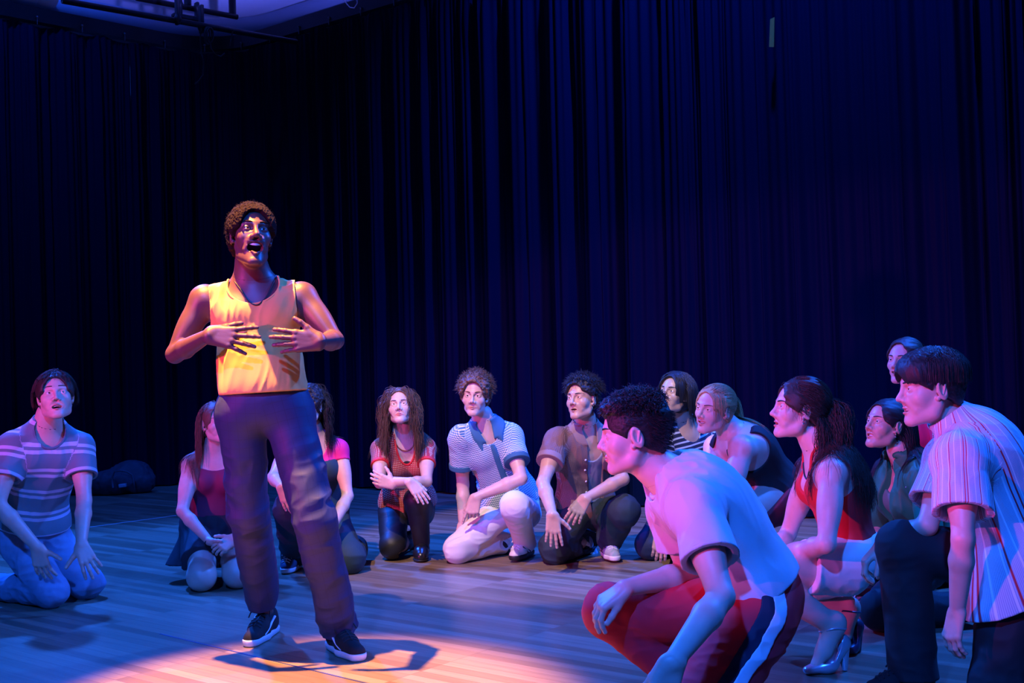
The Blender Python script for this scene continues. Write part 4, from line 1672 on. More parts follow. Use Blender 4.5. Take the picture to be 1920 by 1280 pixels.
# ================= kneeling man, far left
def man_striped_tee():
    F = Fig('kneeling man at far left in grey-blue tee with pale double stripes and light jeans', 'm', 1.0, SK_A, res=.0055)
    F.hres = .0022; F.has_legs = True
    D = 6.05
    F.at(pel=(62, 1000, 6.18), neck=(88, 806, 6.02), hR=(30, 1012, 6.12), hL=(96, 1010, 6.22), sR=(22, 838, 5.93), sL=(150, 838, 6.12))
    F.J['nk2'] = pt(92, 775, 5.98); F.J['head'] = pt(104, 743, 5.93)
    J = F.J
    J['kR'] = flr(95, 1140, .085) + [0, .02, 0]; J['kL'] = flr(165, 1122, .08)
    J['aR'] = flr(-50, 1138, .07) + [-.02, .22, 0]; J['tR'] = J['aR'] + np.array([-.12, .05, -.03])
    J['aL'] = J['kL'] + np.array([-.26, .33, 0]); J['tL'] = J['aL'] + np.array([-.1, .08, -.03])
    F.go('sR', 'eR', -4, 945, .30, -1); F.go('eR', 'wR', 70, 1026, .27, -1)
    F.go('sL', 'eL', 158, 938, .30, -1); F.go('eL', 'wL', 152, 1022, .27, -1)
    F.bend = -.01
    F.head_setup(22, 14, -3, open=.011, mw=.024, smile=-.004, gaze=(.35, .15), lids=.0068, jaw=1.05, wide=1.04)
    F.start(kneel_base(F))
    F.hand('R', pt(84, 1090, depth(J['wR'])), (.1, 1, -.2), curls=[(.35, .3, .1)] * 4, spread=.2, thumb=(.6, .8, .1), tcurl=.1)
    F.hand('L', pt(172, 1066, depth(J['wL']) - .05), (0, .8, -.6), curls=[(.4, .4, .1)] * 4, spread=.26, thumb=(.4, .9, .1), tcurl=.1)
    F.body(); F.brows(H_DARK, .0022, .009, .004, worry=.004); F.teeth()
    m = stripe_mat('striped_jersey', (.13, .19, .21), (.50, .48, .58), [(.30, .44), (.56, .70)], .125, .15)
    F.garment('t_shirt', shirt_f(F, .018, .55, (.066, .078), (.075, .09, .095), .045, .10, .005, seed=21), m, F.shirt_segs())
    den = simple('light_denim', (.17, .25, .36), .8, noise=.25, nscale=30, bump=.3, bscale=700)
    neck_edge(F, .020, F.nc, .012, simple('grey_blue_rib', (.10, .15, .17), .8))
    F.garment('jeans', trousers_f(F, .098, .080, .064, amp=.008, seed=8), den)
    mats = (simple('dark_canvas_shoe', (.03, .03, .05), .8), simple('white_rubber', (.72, .70, .68), .5), simple('black_lace', (.01, .01, .01), .7))
    cap = hair_cap(F, .016, .004, 30, front=.000, side=-.03, slope=.5, fringe=-.012, seed=4, aniso=(0, .3, 1))
    reg = lambda q: (q[:, 2] > .02) & ((q[:, 1] < .0) | (q[:, 2] > .07))
    comb = lambda q: np.stack([q[:, 0] * 9 + np.sign(q[:, 0] - .01 + .018 * np.sin(q[:, 1] * 900)) * .55, .25 + q[:, 1] * 3, .15 - .8 * (np.abs(q[:, 0]) > .05)], 1)
    S = strands(F, 1800, .085, comb, .8, .12, 10, seg=9, region=reg, seed=3, lift=.25, push=.017)
    add_hair(F, H_DARK, cap, [(S, .0011)])
    fin(F)


# ================= kneeling woman, maroon camisole
def woman_maroon():
    F = Fig('kneeling woman in maroon camisole and short dark skirt with clasped hands', 'f', .98, SK_A, res=.006)
    F.hres = .0026; F.has_legs = True
    F.at(pel=(402, 985, 6.68), neck=(403, 850, 6.62), hR=(380, 998, 6.66), hL=(428, 998, 6.68), sR=(358, 874, 6.58), sL=(452, 872, 6.64))
    F.J['nk2'] = pt(404, 822, 6.58); F.J['head'] = pt(404, 793, 6.55)
    J = F.J
    J['kR'] = pt(378, 1084, 6.30); J['kL'] = pt(445, 1078, 6.36); J['kR'][2] = .08; J['kL'][2] = .08
    J['aR'] = J['kR'] + np.array([-.06, .40, -.02]); J['tR'] = J['aR'] + np.array([0, .13, -.03])
    J['aL'] = J['kL'] + np.array([.04, .40, -.02]); J['tL'] = J['aL'] + np.array([0, .13, -.03])
    F.go('sR', 'eR', 342, 958, .29, -1); F.go('eR', 'wR', 392, 1014, .25, -1)
    F.go('sL', 'eL', 468, 955, .29, -1); F.go('eL', 'wL', 440, 1010, .25, -1)
    F.knee = .072
    F.head_setup(38, 8, 0, gaze=(.2, .1))
    F.start(kneel_base(F))
    F.hand('R', pt(425, 1035, depth(J['wR']) - .02), (0.2, .4, 1), curl=(.4, .6, .4), spread=.1)
    F.hand('L', pt(405, 1030, depth(J['wL']) - .045), (0, .9, -.3), curl=(.5, .7, .4), spread=.1)
    F.body(bare_legs=True); F.brows(H_BROWN)
    top = shirt_f(F, .007, sleeves=False, neck=(.13, .14, .11), nfwd=.03, hem=.20, amp=.0015, ntop=-.10)
    F.garment('camisole', top, simple('maroon_jersey', (.16, .006, .045), .7, bump=.1), res=.0055)
    # spaghetti straps
    for sg in (1, -1):
        P = [F.spine(.76) + F.Lc * sg * .07 + F.Fc * .11, F.spine(.9) + F.Lc * sg * .08 + F.Fc * .08, J['neck'] + F.Lc * sg * .09 + F.up * .0, F.spine(.9) + F.Lc * sg * .08 - F.Fc * .09]
        P = resample3(P, 16); P = snap(P, F.bodyf, .002)
        tube_obj('strap', [P], [.003], simple('maroon_jersey', (.16, .006, .045), .7), F.root, 5)
    # flared skirt over the thighs
    lg = U([(cone(J['h' + q], J['h' + q] + (J['k' + q] - J['h' + q]) * .9, .115, .105), .05) for q in 'LR'] + [(ell(F.spine(.05), F.Rp, [.185, .15, .14]), .05), (cone(J['hR'] + [-.03, .05, -.02], J['hR'] + [-.13, -.06, -.26], .10, .10), .04), (cone(J['hL'] + [.03, .05, -.02], J['hL'] + [.13, -.02, -.26], .10, .10), .04)], .05)
    lg = folds(lg, .010, F.Fp - F.up, 12, .2, 6)
    kn = J['kR'] * .5 + J['kL'] * .5; hp = J['pel']
    sk = inter(lg, plane(F.spine(.235), F.up), plane(hp + (kn - hp) * .72, kn - hp + np.array([0, 0, .12])), plane((0, 0, .10), (0, 0, -1)), k=.004)
    F.garment('skirt', sk, simple('black_skirt', (.012, .013, .02), .75, bump=.2), res=.006)
    tube_obj('hair_tie', [[J['wR'] + .030 * F.s * .9 * (np.cos(a) * nrm(np.cross(J['wR'] - J['eR'], [0, 1, 0])) + np.sin(a) * nrm(np.cross(J['wR'] - J['eR'], np.cross(J['wR'] - J['eR'], [0, 1, 0])))) for a in np.linspace(0, 6.3, 16)]], [.003], simple('black_lace', (.01, .01, .01), .7), F.root, 5)
    earring(F, -1, .004, 1)
    cap = hair_cap(F, .010, .002, 40, front=.003, side=-.05, slope=.6, fringe=-.02, nape=-.11, aniso=(0, .5, 1))
    reg = lambda q: (q[:, 2] > -.02) & ((q[:, 1] < -.015) | ((q[:, 2] > .07) & (q[:, 1] < .03)))
    comb = lambda q: np.stack([q[:, 0] * 5, -.75 + q[:, 1] * 0, -.8 + 0 * q[:, 0]], 1)
    S = strands(F, 2200, .38, comb, 1.1, .3, 9, seg=20, region=reg, seed=5, lift=.1, push=.010, obst=F.bodyf)
    add_hair(F, H_BROWN, cap, [(S, .0011)])
    fin(F)


def resample3(P, n):
    P = np.array(P); d = np.concatenate([[0], np.cumsum(np.linalg.norm(np.diff(P, axis=0), axis=1))])
    t = np.linspace(0, d[-1], n)
    return np.stack([np.interp(t, d, P[:, i]) for i in range(3)], 1)


# ================= woman in pink top behind the standing man
def woman_pink():
    F = Fig('dark-haired woman in bright pink cap-sleeve top, kneeling partly behind the standing man', 'f', 1.0, SK_B, res=.006)
    F.hres = .0026; F.has_legs = True
    F.at(pel=(598, 965, 7.0), neck=(588, 825, 6.88), hR=(570, 975, 6.98), hL=(622, 975, 7.02), sR=(542, 842, 6.86), sL=(636, 842, 6.92))
    F.J['nk2'] = pt(584, 795, 6.84); F.J['head'] = pt(579, 760, 6.80)
    J = F.J
    J['kL'] = flr(655, 1074, .085); J['aL'] = J['kL'] + np.array([-.02, .42, -.01]); J['tL'] = J['aL'] + np.array([0, .12, -.04])
    J['kR'] = pt(545, 955, 6.62); J['aR'] = flr(548, 1070, .09) + [0, .05, 0]; J['tR'] = J['aR'] + np.array([-.02, -.14, -.05])
    F.go('sR', 'eR', 512, 895, .29, -1); F.go('eR', 'wR', 528, 912, .24, -1)
    F.go('sL', 'eL', 652, 930, .29, -1); F.go('eL', 'wL', 622, 990, .25, -1)
    F.head_setup(-14, 6, -4, gaze=(-.2, .15))
    F.start(kneel_base(F))
    F.hand('R', pt(548, 962, depth(J['wR']) - .02), (.3, .9, -.3), curl=(.15, .25, .2), spread=.15)
    F.hand('L', pt(610, 1030, depth(J['wL'])), (0, .9, -.3), curl=(.2, .3, .2), spread=.15)
    F.body(); F.brows(H_DARK)
    pink = simple('bright_pink_jersey', (.75, .01, .20), .7, bump=.1)
    F.garment('pink_top', shirt_f(F, .009, .26, (.056, .060), (.08, .10, .12), .05, .5, .003, seed=2), pink, res=.0055)
    dark = simple('dark_teal_cotton', (.010, .040, .055), .8, bump=.25, bscale=500)
    bib = inter(U(F.torso(.018, neck=False, shoulders=False), .05), plane(F.spine(.80), F.up), k=.004)
    F.garment('overall_bib', bib, dark, res=.006)
    F.garment('trousers', trousers_f(F, .105, .088, .072, amp=.009, seed=18), dark)
    mats = (simple('navy_canvas', (.02, .04, .09), .8), simple('white_rubber', (.72, .70, .68), .5), simple('white_lace', (.6, .6, .6), .7))
    shoe(F, 'R', DZ, mats, toe=J['tR'] * [1, 1, 0] + [0, 0, J['aR'][2]], L=.26, res=.004, w=.92)
    earring(F, 1, .004, 1)
    cap = hair_cap(F, .020, .006, 55, front=.0, side=-.06, slope=.6, fringe=-.016, nape=-.11)
    reg = lambda q: (q[:, 2] > -.02) & (q[:, 1] < -.01)
    comb = lambda q: np.stack([np.sign(q[:, 0]) * .5 + q[:, 0] * 5, -.5 + q[:, 1] * 0, -.5 + 0 * q[:, 0]], 1)
    S = strands(F, 2200, .32, comb, 1.0, .5, 16, seg=20, region=reg, seed=6, lift=.2, push=.016, curl=.8, obst=F.bodyf)
    add_hair(F, H_BLACK, cap, [(S, .0012)])
    fin(F)


def knit_mat(name, base, dot, gx, gy, kind='dots'):
    t = NT(name)
    a, s = t.attr('uvw')
    x, y = s.outputs[0], s.outputs[1]
    if kind == 'dots':
        fx = t.math('ABSOLUTE', t.math('SUBTRACT', t.math('FRACT', t.math('MULTIPLY', x, gx)), .5))
        fy = t.math('ABSOLUTE', t.math('SUBTRACT', t.math('FRACT', t.math('MULTIPLY', y, gy)), .5))
        m = t.math('MULTIPLY', t.math('LESS_THAN', fx, .24), t.math('LESS_THAN', fy, .24))
    elif kind == 'wave':
        w = t.math('MULTIPLY', t.math('SINE', t.math('MULTIPLY', x, gx)), .22)
        fy = t.math('FRACT', t.math('ADD', t.math('MULTIPLY', y, gy), w))
        m = t.math('GREATER_THAN', fy, .5)
    else:
        fx = t.math('LESS_THAN', t.math('FRACT', t.math('MULTIPLY', x, gx)), .22)
        fy = t.math('LESS_THAN', t.math('FRACT', t.math('MULTIPLY', y, gy)), .22)
        m = t.math('MAXIMUM', fx, fy)
    t.link(t.mix(m, base, dot), t.b.inputs['Base Color'])
    t.b.inputs['Roughness'].default_value = .8; t.b.inputs['Sheen Weight'].default_value = .04
    t.bump(m, .3, .002)
    return t.m


# ================= woman in red knit
def woman_red_knit():
    F = Fig('woman on one knee in red patterned knit shirt and black tights, arms crossed', 'f', 1.0, SK_B, res=.0058)
    F.hres = .0026; F.has_legs = True
    F.at(pel=(765, 950, 7.42), neck=(758, 822, 7.22), hR=(738, 960, 7.38), hL=(786, 960, 7.42), sR=(713, 842, 7.18), sL=(800, 840, 7.24))
    F.J['nk2'] = pt(755, 795, 7.18); F.J['head'] = pt(750, 763, 7.10)
    J = F.J
    J['kR'] = flr(735, 1052, .085) + [0, .05, 0]; J['aR'] = J['kR'] + np.array([.10, .40, -.01]); J['tR'] = J['aR'] + np.array([.0, .10, -.05])
    J['kL'] = pt(782, 938, 7.05); J['aL'] = flr(790, 1050, .09) + [0, .06, 0]; J['tL'] = J['aL'] + np.array([.0, -.14, -.05])
    F.go('sR', 'eR', 712, 905, .29, -1); F.go('eR', 'wR', 768, 902, .24, -1)
    F.go('sL', 'eL', 800, 902, .29, -1); F.go('eL', 'wL', 740, 912, .24, -1)
    J['wL'] = pt(738, 908, depth(J['wR']) + .06)
    F.bend = .02
    F.head_setup(0, 16, -3, gaze=(.1, .25), lids=.006)
    F.start(kneel_base(F))
    F.hand('R', pt(790, 930, depth(J['wR']) - .02), (0, .7, -.7), curl=(.1, .2, .15), spread=.12, thumb=(.8, .45, .1))
    F.hand('L', pt(708, 898, depth(J['wL'])), (.0, .9, .0), curl=(.3, .4, .3), spread=.1)
    F.body(); F.brows(H_BROWN)
    red = simple('red_rib', (.62, .02, .02), .7)
    m = knit_mat('red_dotted_knit', (.42, .02, .02), (.62, .38, .26), 100, 92)
    F.garment('knit_shirt', shirt_f(F, .012, .5, (.058, .062), (.058, .10, .165), .05, .05, .003, seed=13), m, F.shirt_segs(), res=.005)
    bands(F, .5, .02, red, .064)
    neck_edge(F, .0135, F.nc, .011, red)
    ins = inter(U(F.torso(.004, neck=False), .05), ell(J['neck'] + F.Fc * .1 - F.up * .17, F.Rc, (.05, .08, .06)), k=.003)
    F.garment('inner_top', ins, simple('black_jersey', (.008, .008, .01), .8), res=.005, lo=F.spine(.7) - .2, hi=F.spine(.7) + .2)
    tights = simple('black_tights', (.010, .010, .014), .55, bump=.1)
    F.garment('tights', trousers_f(F, .098, .075, .048, low=.0, amp=.002, seed=3, waist=.2), tights)
    mats = (simple('black_leather', (.01, .01, .012), .28), simple('black_heel', (.01, .01, .01), .5))
    for sd in 'L':
        shoe(F, sd, DZ, mats, 'boot', toe=J['tL'] * [1, 1, 0] + [0, 0, J['aL'][2]], L=.25, res=.004, name='ankle_boot', w=.9)
    shoe(F, 'R', np.array([.0, -.9, .45]), mats, 'boot', toe=J['aR'] + np.array([.0, -.05, -.12]) * 1.0, L=.25, res=.004, name='ankle_boot', w=.9)
    for sd in 'L':
        A = J['a' + sd]; V, Fq = surf(inter(cone(A + [0, 0, -.03], A + [0, 0, .09], .046, .052), plane(A + [0, 0, .07], DZ), k=.003), A - .15, A + .15, .004)
        mesh_obj('boot_shaft', V, Fq, mats[0], F.root)
    earring(F, 1, .005, 1); earring(F, -1, .005, 1)
    P = []
    for a_ in np.linspace(-1.9, 1.9, 30):
        P.append(J['neck'] + F.Lc * math.sin(a_) * .058 + F.Fc * (.075 * math.cos(a_) + .02) + F.up * (.02 - .06 * max(0, math.cos(a_))))
    P = snap(P, F.bodyf, .003)
    tube_obj('necklace', [P], [.0035], simple('copper_beads', (.35, .12, .08), .3, .6), F.root, 5)
    cap = hair_cap(F, .012, .004, 50, front=.002, side=-.06, slope=.6, fringe=-.02, nape=-.11, aniso=(0, .3, 1))
    reg = lambda q: (q[:, 2] > -.01) & ((q[:, 1] < .02) | (q[:, 2] > .085))
    comb = lambda q: np.stack([np.sign(q[:, 0]) * .7 + q[:, 0] * 5, .05 + q[:, 1] * 0, -.7 + 0 * q[:, 0]], 1)
    S = strands(F, 3000, .40, comb, .9, .5, 15, seg=22, region=reg, seed=7, lift=.12, push=.013, curl=.7, obst=U(F.torso(.014), .05))
    add_hair(F, H_BROWN, cap, [(S, .0011)])
    fin(F)


# ================= man in patterned polo and white trousers
def man_polo():
    F = Fig('man on one knee in blue and white wave-pattern polo shirt and white trousers', 'm', 1.0, SK_B, res=.0055)
    F.hres = .0024; F.has_legs = True
    F.at(pel=(962, 950, 7.18), neck=(908, 806, 7.03), hR=(938, 960, 7.14), hL=(984, 962, 7.18), sR=(864, 822, 7.0), sL=(958, 818, 7.08))
    F.J['nk2'] = pt(903, 775, 7.0); F.J['head'] = pt(891, 741, 6.94)
    J = F.J
    J['kR'] = flr(858, 1058, .085) + [0, .05, 0]; J['aR'] = flr(935, 1052, .08) + np.array([.05, .28, 0]); J['tR'] = J['aR'] + np.array([.02, .0, -.1])
    J['kL'] = pt(965, 947, 6.74); J['aL'] = flr(985, 1050, .10) + [0, .08, 0]; J['tL'] = J['aL'] + np.array([-.07, -.15, -.05])
    F.go('sR', 'eR', 868, 908, .30, 1); J['wR'] = pt(868, 985, 7.05)
    F.go('sL', 'eL', 977, 897, .30, -1); F.go('eL', 'wL', 892, 932, .26, -1)
    F.bend = .03
    F.head_setup(-8, 0, 3, gaze=(-.1, .02), lids=.005, jaw=.92, wide=.95, smile=.003)
    F.start(kneel_base(F))
    F.hand('R', pt(862, 1040, 7.02), (0, .9, 0), curl=(.2, .2, .2))
    F.hand('L', pt(882, 972, depth(J['wL']) - .01), (.1, .9, -.3), curls=[(.15, .2, .1), (.9, .7, .4), (.9, .7, .4), (.8, .7, .4)], spread=.15, thumb=(.8, .4, .3))
    F.body(); F.brows(H_BROWN)
    teal = simple('teal_rib', (.03, .13, .22), .8, bump=.2)
    m = knit_mat('wave_knit', (.045, .15, .25), (.62, .66, .72), 520, 86, 'wave')
    F.garment('polo_shirt', shirt_f(F, .018, .62, (.068, .076), (.07, .085, .095), .055, .03, .004, seed=23), m, F.shirt_segs(), res=.005)
    bands(F, .62, .028, teal, .079)
    collar(F, teal, .06, v=.13)
    # button placket
    P = snap([F.spine(t_) + F.Fc * .14 for t_ in np.linspace(.86, .30, 14)], shirt_f(F, .018, sleeves=False, hem=.03, amp=0, neck=(.01, .01, .01)), .0)
    V, Fq = surf(U([fcone(P[i], P[i + 1], .016, .016, F.Fc, .4) for i in range(len(P) - 1)], .01), P.min(0) - .03, P.max(0) + .03, .004)
    mesh_obj('placket', V, Fq, teal, F.root)
    F.garment('trousers', trousers_f(F, .098, .078, .066, amp=.006, seed=28, waist=.15), simple('white_cotton', (.72, .70, .66), .8, bump=.2, bscale=500), res=.0055)
    mats = (simple('cream_leather', (.62, .58, .48), .5), simple('black_rubber', (.012, .012, .014), .5), simple('white_lace', (.6, .6, .6), .7))
    rt, q = shoe(F, 'L', DZ, mats, toe=J['tL'] * [1, 1, 0] + [0, 0, J['aL'][2]], L=.28, res=.0038)
    side_lines(F, q, rt)
    rt, q = shoe(F, 'R', np.array([.3, .55, .6]), mats, toe=J['aR'] + np.array([.05, .1, -.12]), L=.28, res=.004)
    cap = hair_cap(F, .024, .008, 48, front=.004, side=-.03, slope=.5, fringe=-.010, seed=11, top=.012)
    reg = lambda q: (q[:, 2] > .03) & ((q[:, 1] < .02) | (q[:, 2] > .08))
    S = strands(F, 900, .06, lambda q: np.stack([q[:, 0] * 8, .5 + q[:, 1] * 3, q[:, 2] * 3], 1), .1, .6, 20, seg=9, region=reg, seed=8, lift=1.0, push=.018, curl=1.2)
    add_hair(F, H_BROWN, cap, [(S, .0013)])
    fin(F)


def side_lines(F, q, rt):
    m = simple('black_rubber', (.012, .012, .014), .5)
    for sg in (1, -1):
        ps = [[q(x0 + .02 * i, sg * (.043 - .004 * (i == 3)), .03 + .014 * i) for i in range(4)] for x0 in (-.02, .015, .05)]
        V, Fq = tubes(ps, [.0035] * 3, 5)
        mesh_obj('side_stripe', V, Fq, m, rt)


# ================= man in open brown shirt
def man_brown_shirt():
    F = Fig('man on one knee in open brown checked shirt over grey tank top, dark jeans', 'm', 1.0, SK_C, res=.0055)
    F.hres = .0024; F.has_legs = True
    F.at(pel=(1098, 955, 7.05), neck=(1096, 812, 6.88), hR=(1076, 964, 6.98), hL=(1122, 966, 7.06), sR=(1044, 828, 6.82), sL=(1142, 832, 6.98))
    F.J['nk2'] = pt(1097, 782, 6.85); F.J['head'] = pt(1092, 748, 6.79)
    J = F.J
    J['kR'] = flr(1042, 1060, .09) + [0, .06, 0]; J['aR'] = J['kR'] + np.array([.22, .34, -.01]); J['tR'] = J['aR'] + np.array([.06, .08, -.05])
    J['kL'] = pt(1170, 958, 6.76); J['aL'] = flr(1143, 1052, .10) + [0, .10, 0]; J['tL'] = J['aL'] + np.array([.02, -.15, -.05])
    F.go('sR', 'eR', 1018, 905, .30, -1); F.go('eR', 'wR', 1036, 965, .26, -1)
    F.go('sL', 'eL', 1168, 898, .30, -1); F.go('eL', 'wL', 1098, 934, .26, -1)
    F.bend = .02
    F.head_setup(-38, 8, -4, gaze=(-.1, .1), lids=.0045, open=.004, mw=.021, wide=1.0)
    F.start(kneel_base(F))
    F.hand('R', pt(1038, 1008, depth(J['wR']) - .02), (0, .9, -.3), curls=[(.2, .2, .1)] * 4, spread=.2, thumb=(.5, .8, .2))
    F.hand('L', pt(1070, 978, depth(J['wL']) - .01), (.1, .9, -.3), curls=[(.25, .3, .2)] * 4, spread=.18, thumb=(.8, .4, .3))
    F.body(); F.brows(H_BLACK)
    m = knit_mat('brown_check_cotton', (.13, .055, .042), (.26, .16, .13), 170, 170, 'grid')
    base = shirt_f(F, .020, .52, (.070, .078), (.07, .085, .06), .045, .02, .006, seed=33)
    ctr = F.spine(.5)
    openf = ell(F.spine(.62) + F.Fc * .16 + F.Lc * .012, F.Rc, (.052, .14, .36))
    F.garment('open_shirt', sub(base, openf, k=.006), m, F.shirt_segs(), res=.005)
    collar(F, m, .062, v=.15)
    # rolled cuffs
    bands(F, .52, .035, m, .081)
    tank = inter(U(F.torso(.008, neck=False, shoulders=False), .05), plane(F.spine(.18), -F.up), k=.004)
    tank = sub(folds(tank, .002, F.up, 12, .3, 3), ell(J['neck'] + F.Fc * .07 - F.up * .01, F.Rc, (.085, .13, .13)), k=.004)
    F.garment('tank_top', tank, simple('grey_rib_jersey', (.22, .24, .27), .8, bump=.2), res=.005)
    for i, tt in enumerate((.78, .64, .50, .36)):
        P = snap([F.spine(tt) - F.Lc * .056 + F.Fc * .14], base, .002)[0]
        V, Fq = surf(fcone(P, P + F.Fc * .001, .0065, .0065, F.Fc, .5), P - .02, P + .02, .002)
        mesh_obj('button', V, Fq, simple('pearl_button', (.7, .7, .68), .3), F.root)
    dj = simple('dark_denim', (.012, .028, .042), .8, noise=.3, nscale=30, bump=.3, bscale=700)
    F.garment('jeans', trousers_f(F, .104, .086, .078, amp=.009, seed=38, low=-.05), dj)
    mats = (simple('grey_suede', (.34, .36, .40), .8), simple('white_rubber', (.72, .70, .68), .5), simple('white_lace', (.6, .6, .6), .7))
    rt, q = shoe(F, 'L', DZ, mats, toe=J['tL'] * [1, 1, 0] + [0, 0, J['aL'][2]], L=.28, res=.0038)
    side_lines(F, q, rt)
    shoe(F, 'R', np.array([.3, .55, .6]), mats, toe=J['aR'] + np.array([.05, .1, -.12]), L=.28, res=.004)
    earring(F, 1, .0035, 1)
    cap = hair_cap(F, .020, .006, 50, front=.004, side=-.0, slope=.5, fringe=-.006, seed=12, top=.014)
    reg = lambda q: (q[:, 2] > .045) & ((q[:, 1] < .03) | (q[:, 2] > .075))
    S = strands(F, 900, .06, lambda q: np.stack([q[:, 0] * 6, .7 + q[:, 1] * 3, q[:, 2] * 2], 1), .15, .45, 18, seg=9, region=reg, seed=9, lift=.9, push=.018, curl=.8)
    add_hair(F, H_BLACK, cap, [(S, .0014)])
    fin(F)


# ================= striped tee, long hair
def man_long_hair():
    F = Fig('kneeling person with dark shoulder-length hair in a navy tee with thin white stripes', 'm', 1.0, SK_C, res=.0065)
    F.hres = .0026; F.has_legs = True
    F.at(pel=(1285, 950, 7.05), neck=(1282, 800, 6.85), hR=(1258, 962, 7.0), hL=(1310, 962, 7.08), sR=(1236, 830, 6.78), sL=(1330, 830, 6.96))
    F.J['nk2'] = pt(1276, 775, 6.82); F.J['head'] = pt(1266, 738, 6.76)
    J = F.J
    J['kR'] = flr(1222, 1052, .09) + [0, .05, 0]; J['aR'] = J['kR'] + np.array([.22, .34, -.01]); J['tR'] = J['aR'] + np.array([.06, .08, -.05])
    J['kL'] = flr(1300, 1060, .09) + [0, .0, 0]; J['aL'] = J['kL'] + np.array([.22, .34, -.01]); J['tL'] = J['aL'] + np.array([.06, .08, -.05])
    F.go('sR', 'eR', 1228, 925, .30, -1); F.go('eR', 'wR', 1238, 1000, .26, -1)
    F.go('sL', 'eL', 1335, 925, .30, -1); F.go('eL', 'wL', 1310, 1000, .26, -1)
    F.head_setup(-42, 14, 5, open=.007, mw=.026, smile=.006, gaze=(-.1, .1), lids=.0045)
    F.start(kneel_base(F))
    F.hand('R', pt(1236, 1040, depth(J['wR'])), (0, .9, -.3)); F.hand('L', pt(1300, 1040, depth(J['wL'])), (0, .9, -.3))
    F.body(); F.brows(H_BLACK); F.teeth()
    m = stripe_mat('thin_striped_jersey', (.008, .012, .04), (.45, .47, .55), [(.0, .34)], .026)
    F.garment('t_shirt', shirt_f(F, .018, .6, (.066, .074), (.075, .09, .10), .045, .05, .005, seed=43), m, F.shirt_segs(), res=.0055)
    F.garment('jeans', trousers_f(F, .10, .084, .07, amp=.008, seed=48), simple('navy_denim', (.012, .02, .05), .8, bump=.3, bscale=600))
    P = snap([J['neck'] + F.Lc * math.sin(a_) * .07 + F.Fc * (.09 * math.cos(a_)) + F.up * (.02 - .09 * max(0, math.cos(a_))) for a_ in np.linspace(-1.9, 1.9, 30)], F.bodyf, .002)
    tube_obj('necklace', [P], [.0015], simple('silver', (.8, .8, .82), .2, 1.0), F.root, 5)
    cap = hair_cap(F, .018, .003, 30, front=.0, side=-.08, slope=.6, fringe=-.014, nape=-.12, aniso=(0, .2, 1), temple=-.004)
    reg = lambda q: (q[:, 2] > .03) & ((q[:, 1] < .03) | (q[:, 2] > .08))
    comb = lambda q: np.stack([np.sign(q[:, 0]) * .8 + q[:, 0] * 5, .1 + q[:, 1] * 0, -.1 + 0 * q[:, 0]], 1)
    S = strands(F, 1800, .21, comb, 1.1, .1, 10, seg=14, region=reg, seed=10, lift=.35, push=.018)
    add_hair(F, H_BLACK, cap, [(S, .0016)])
    fin(F)


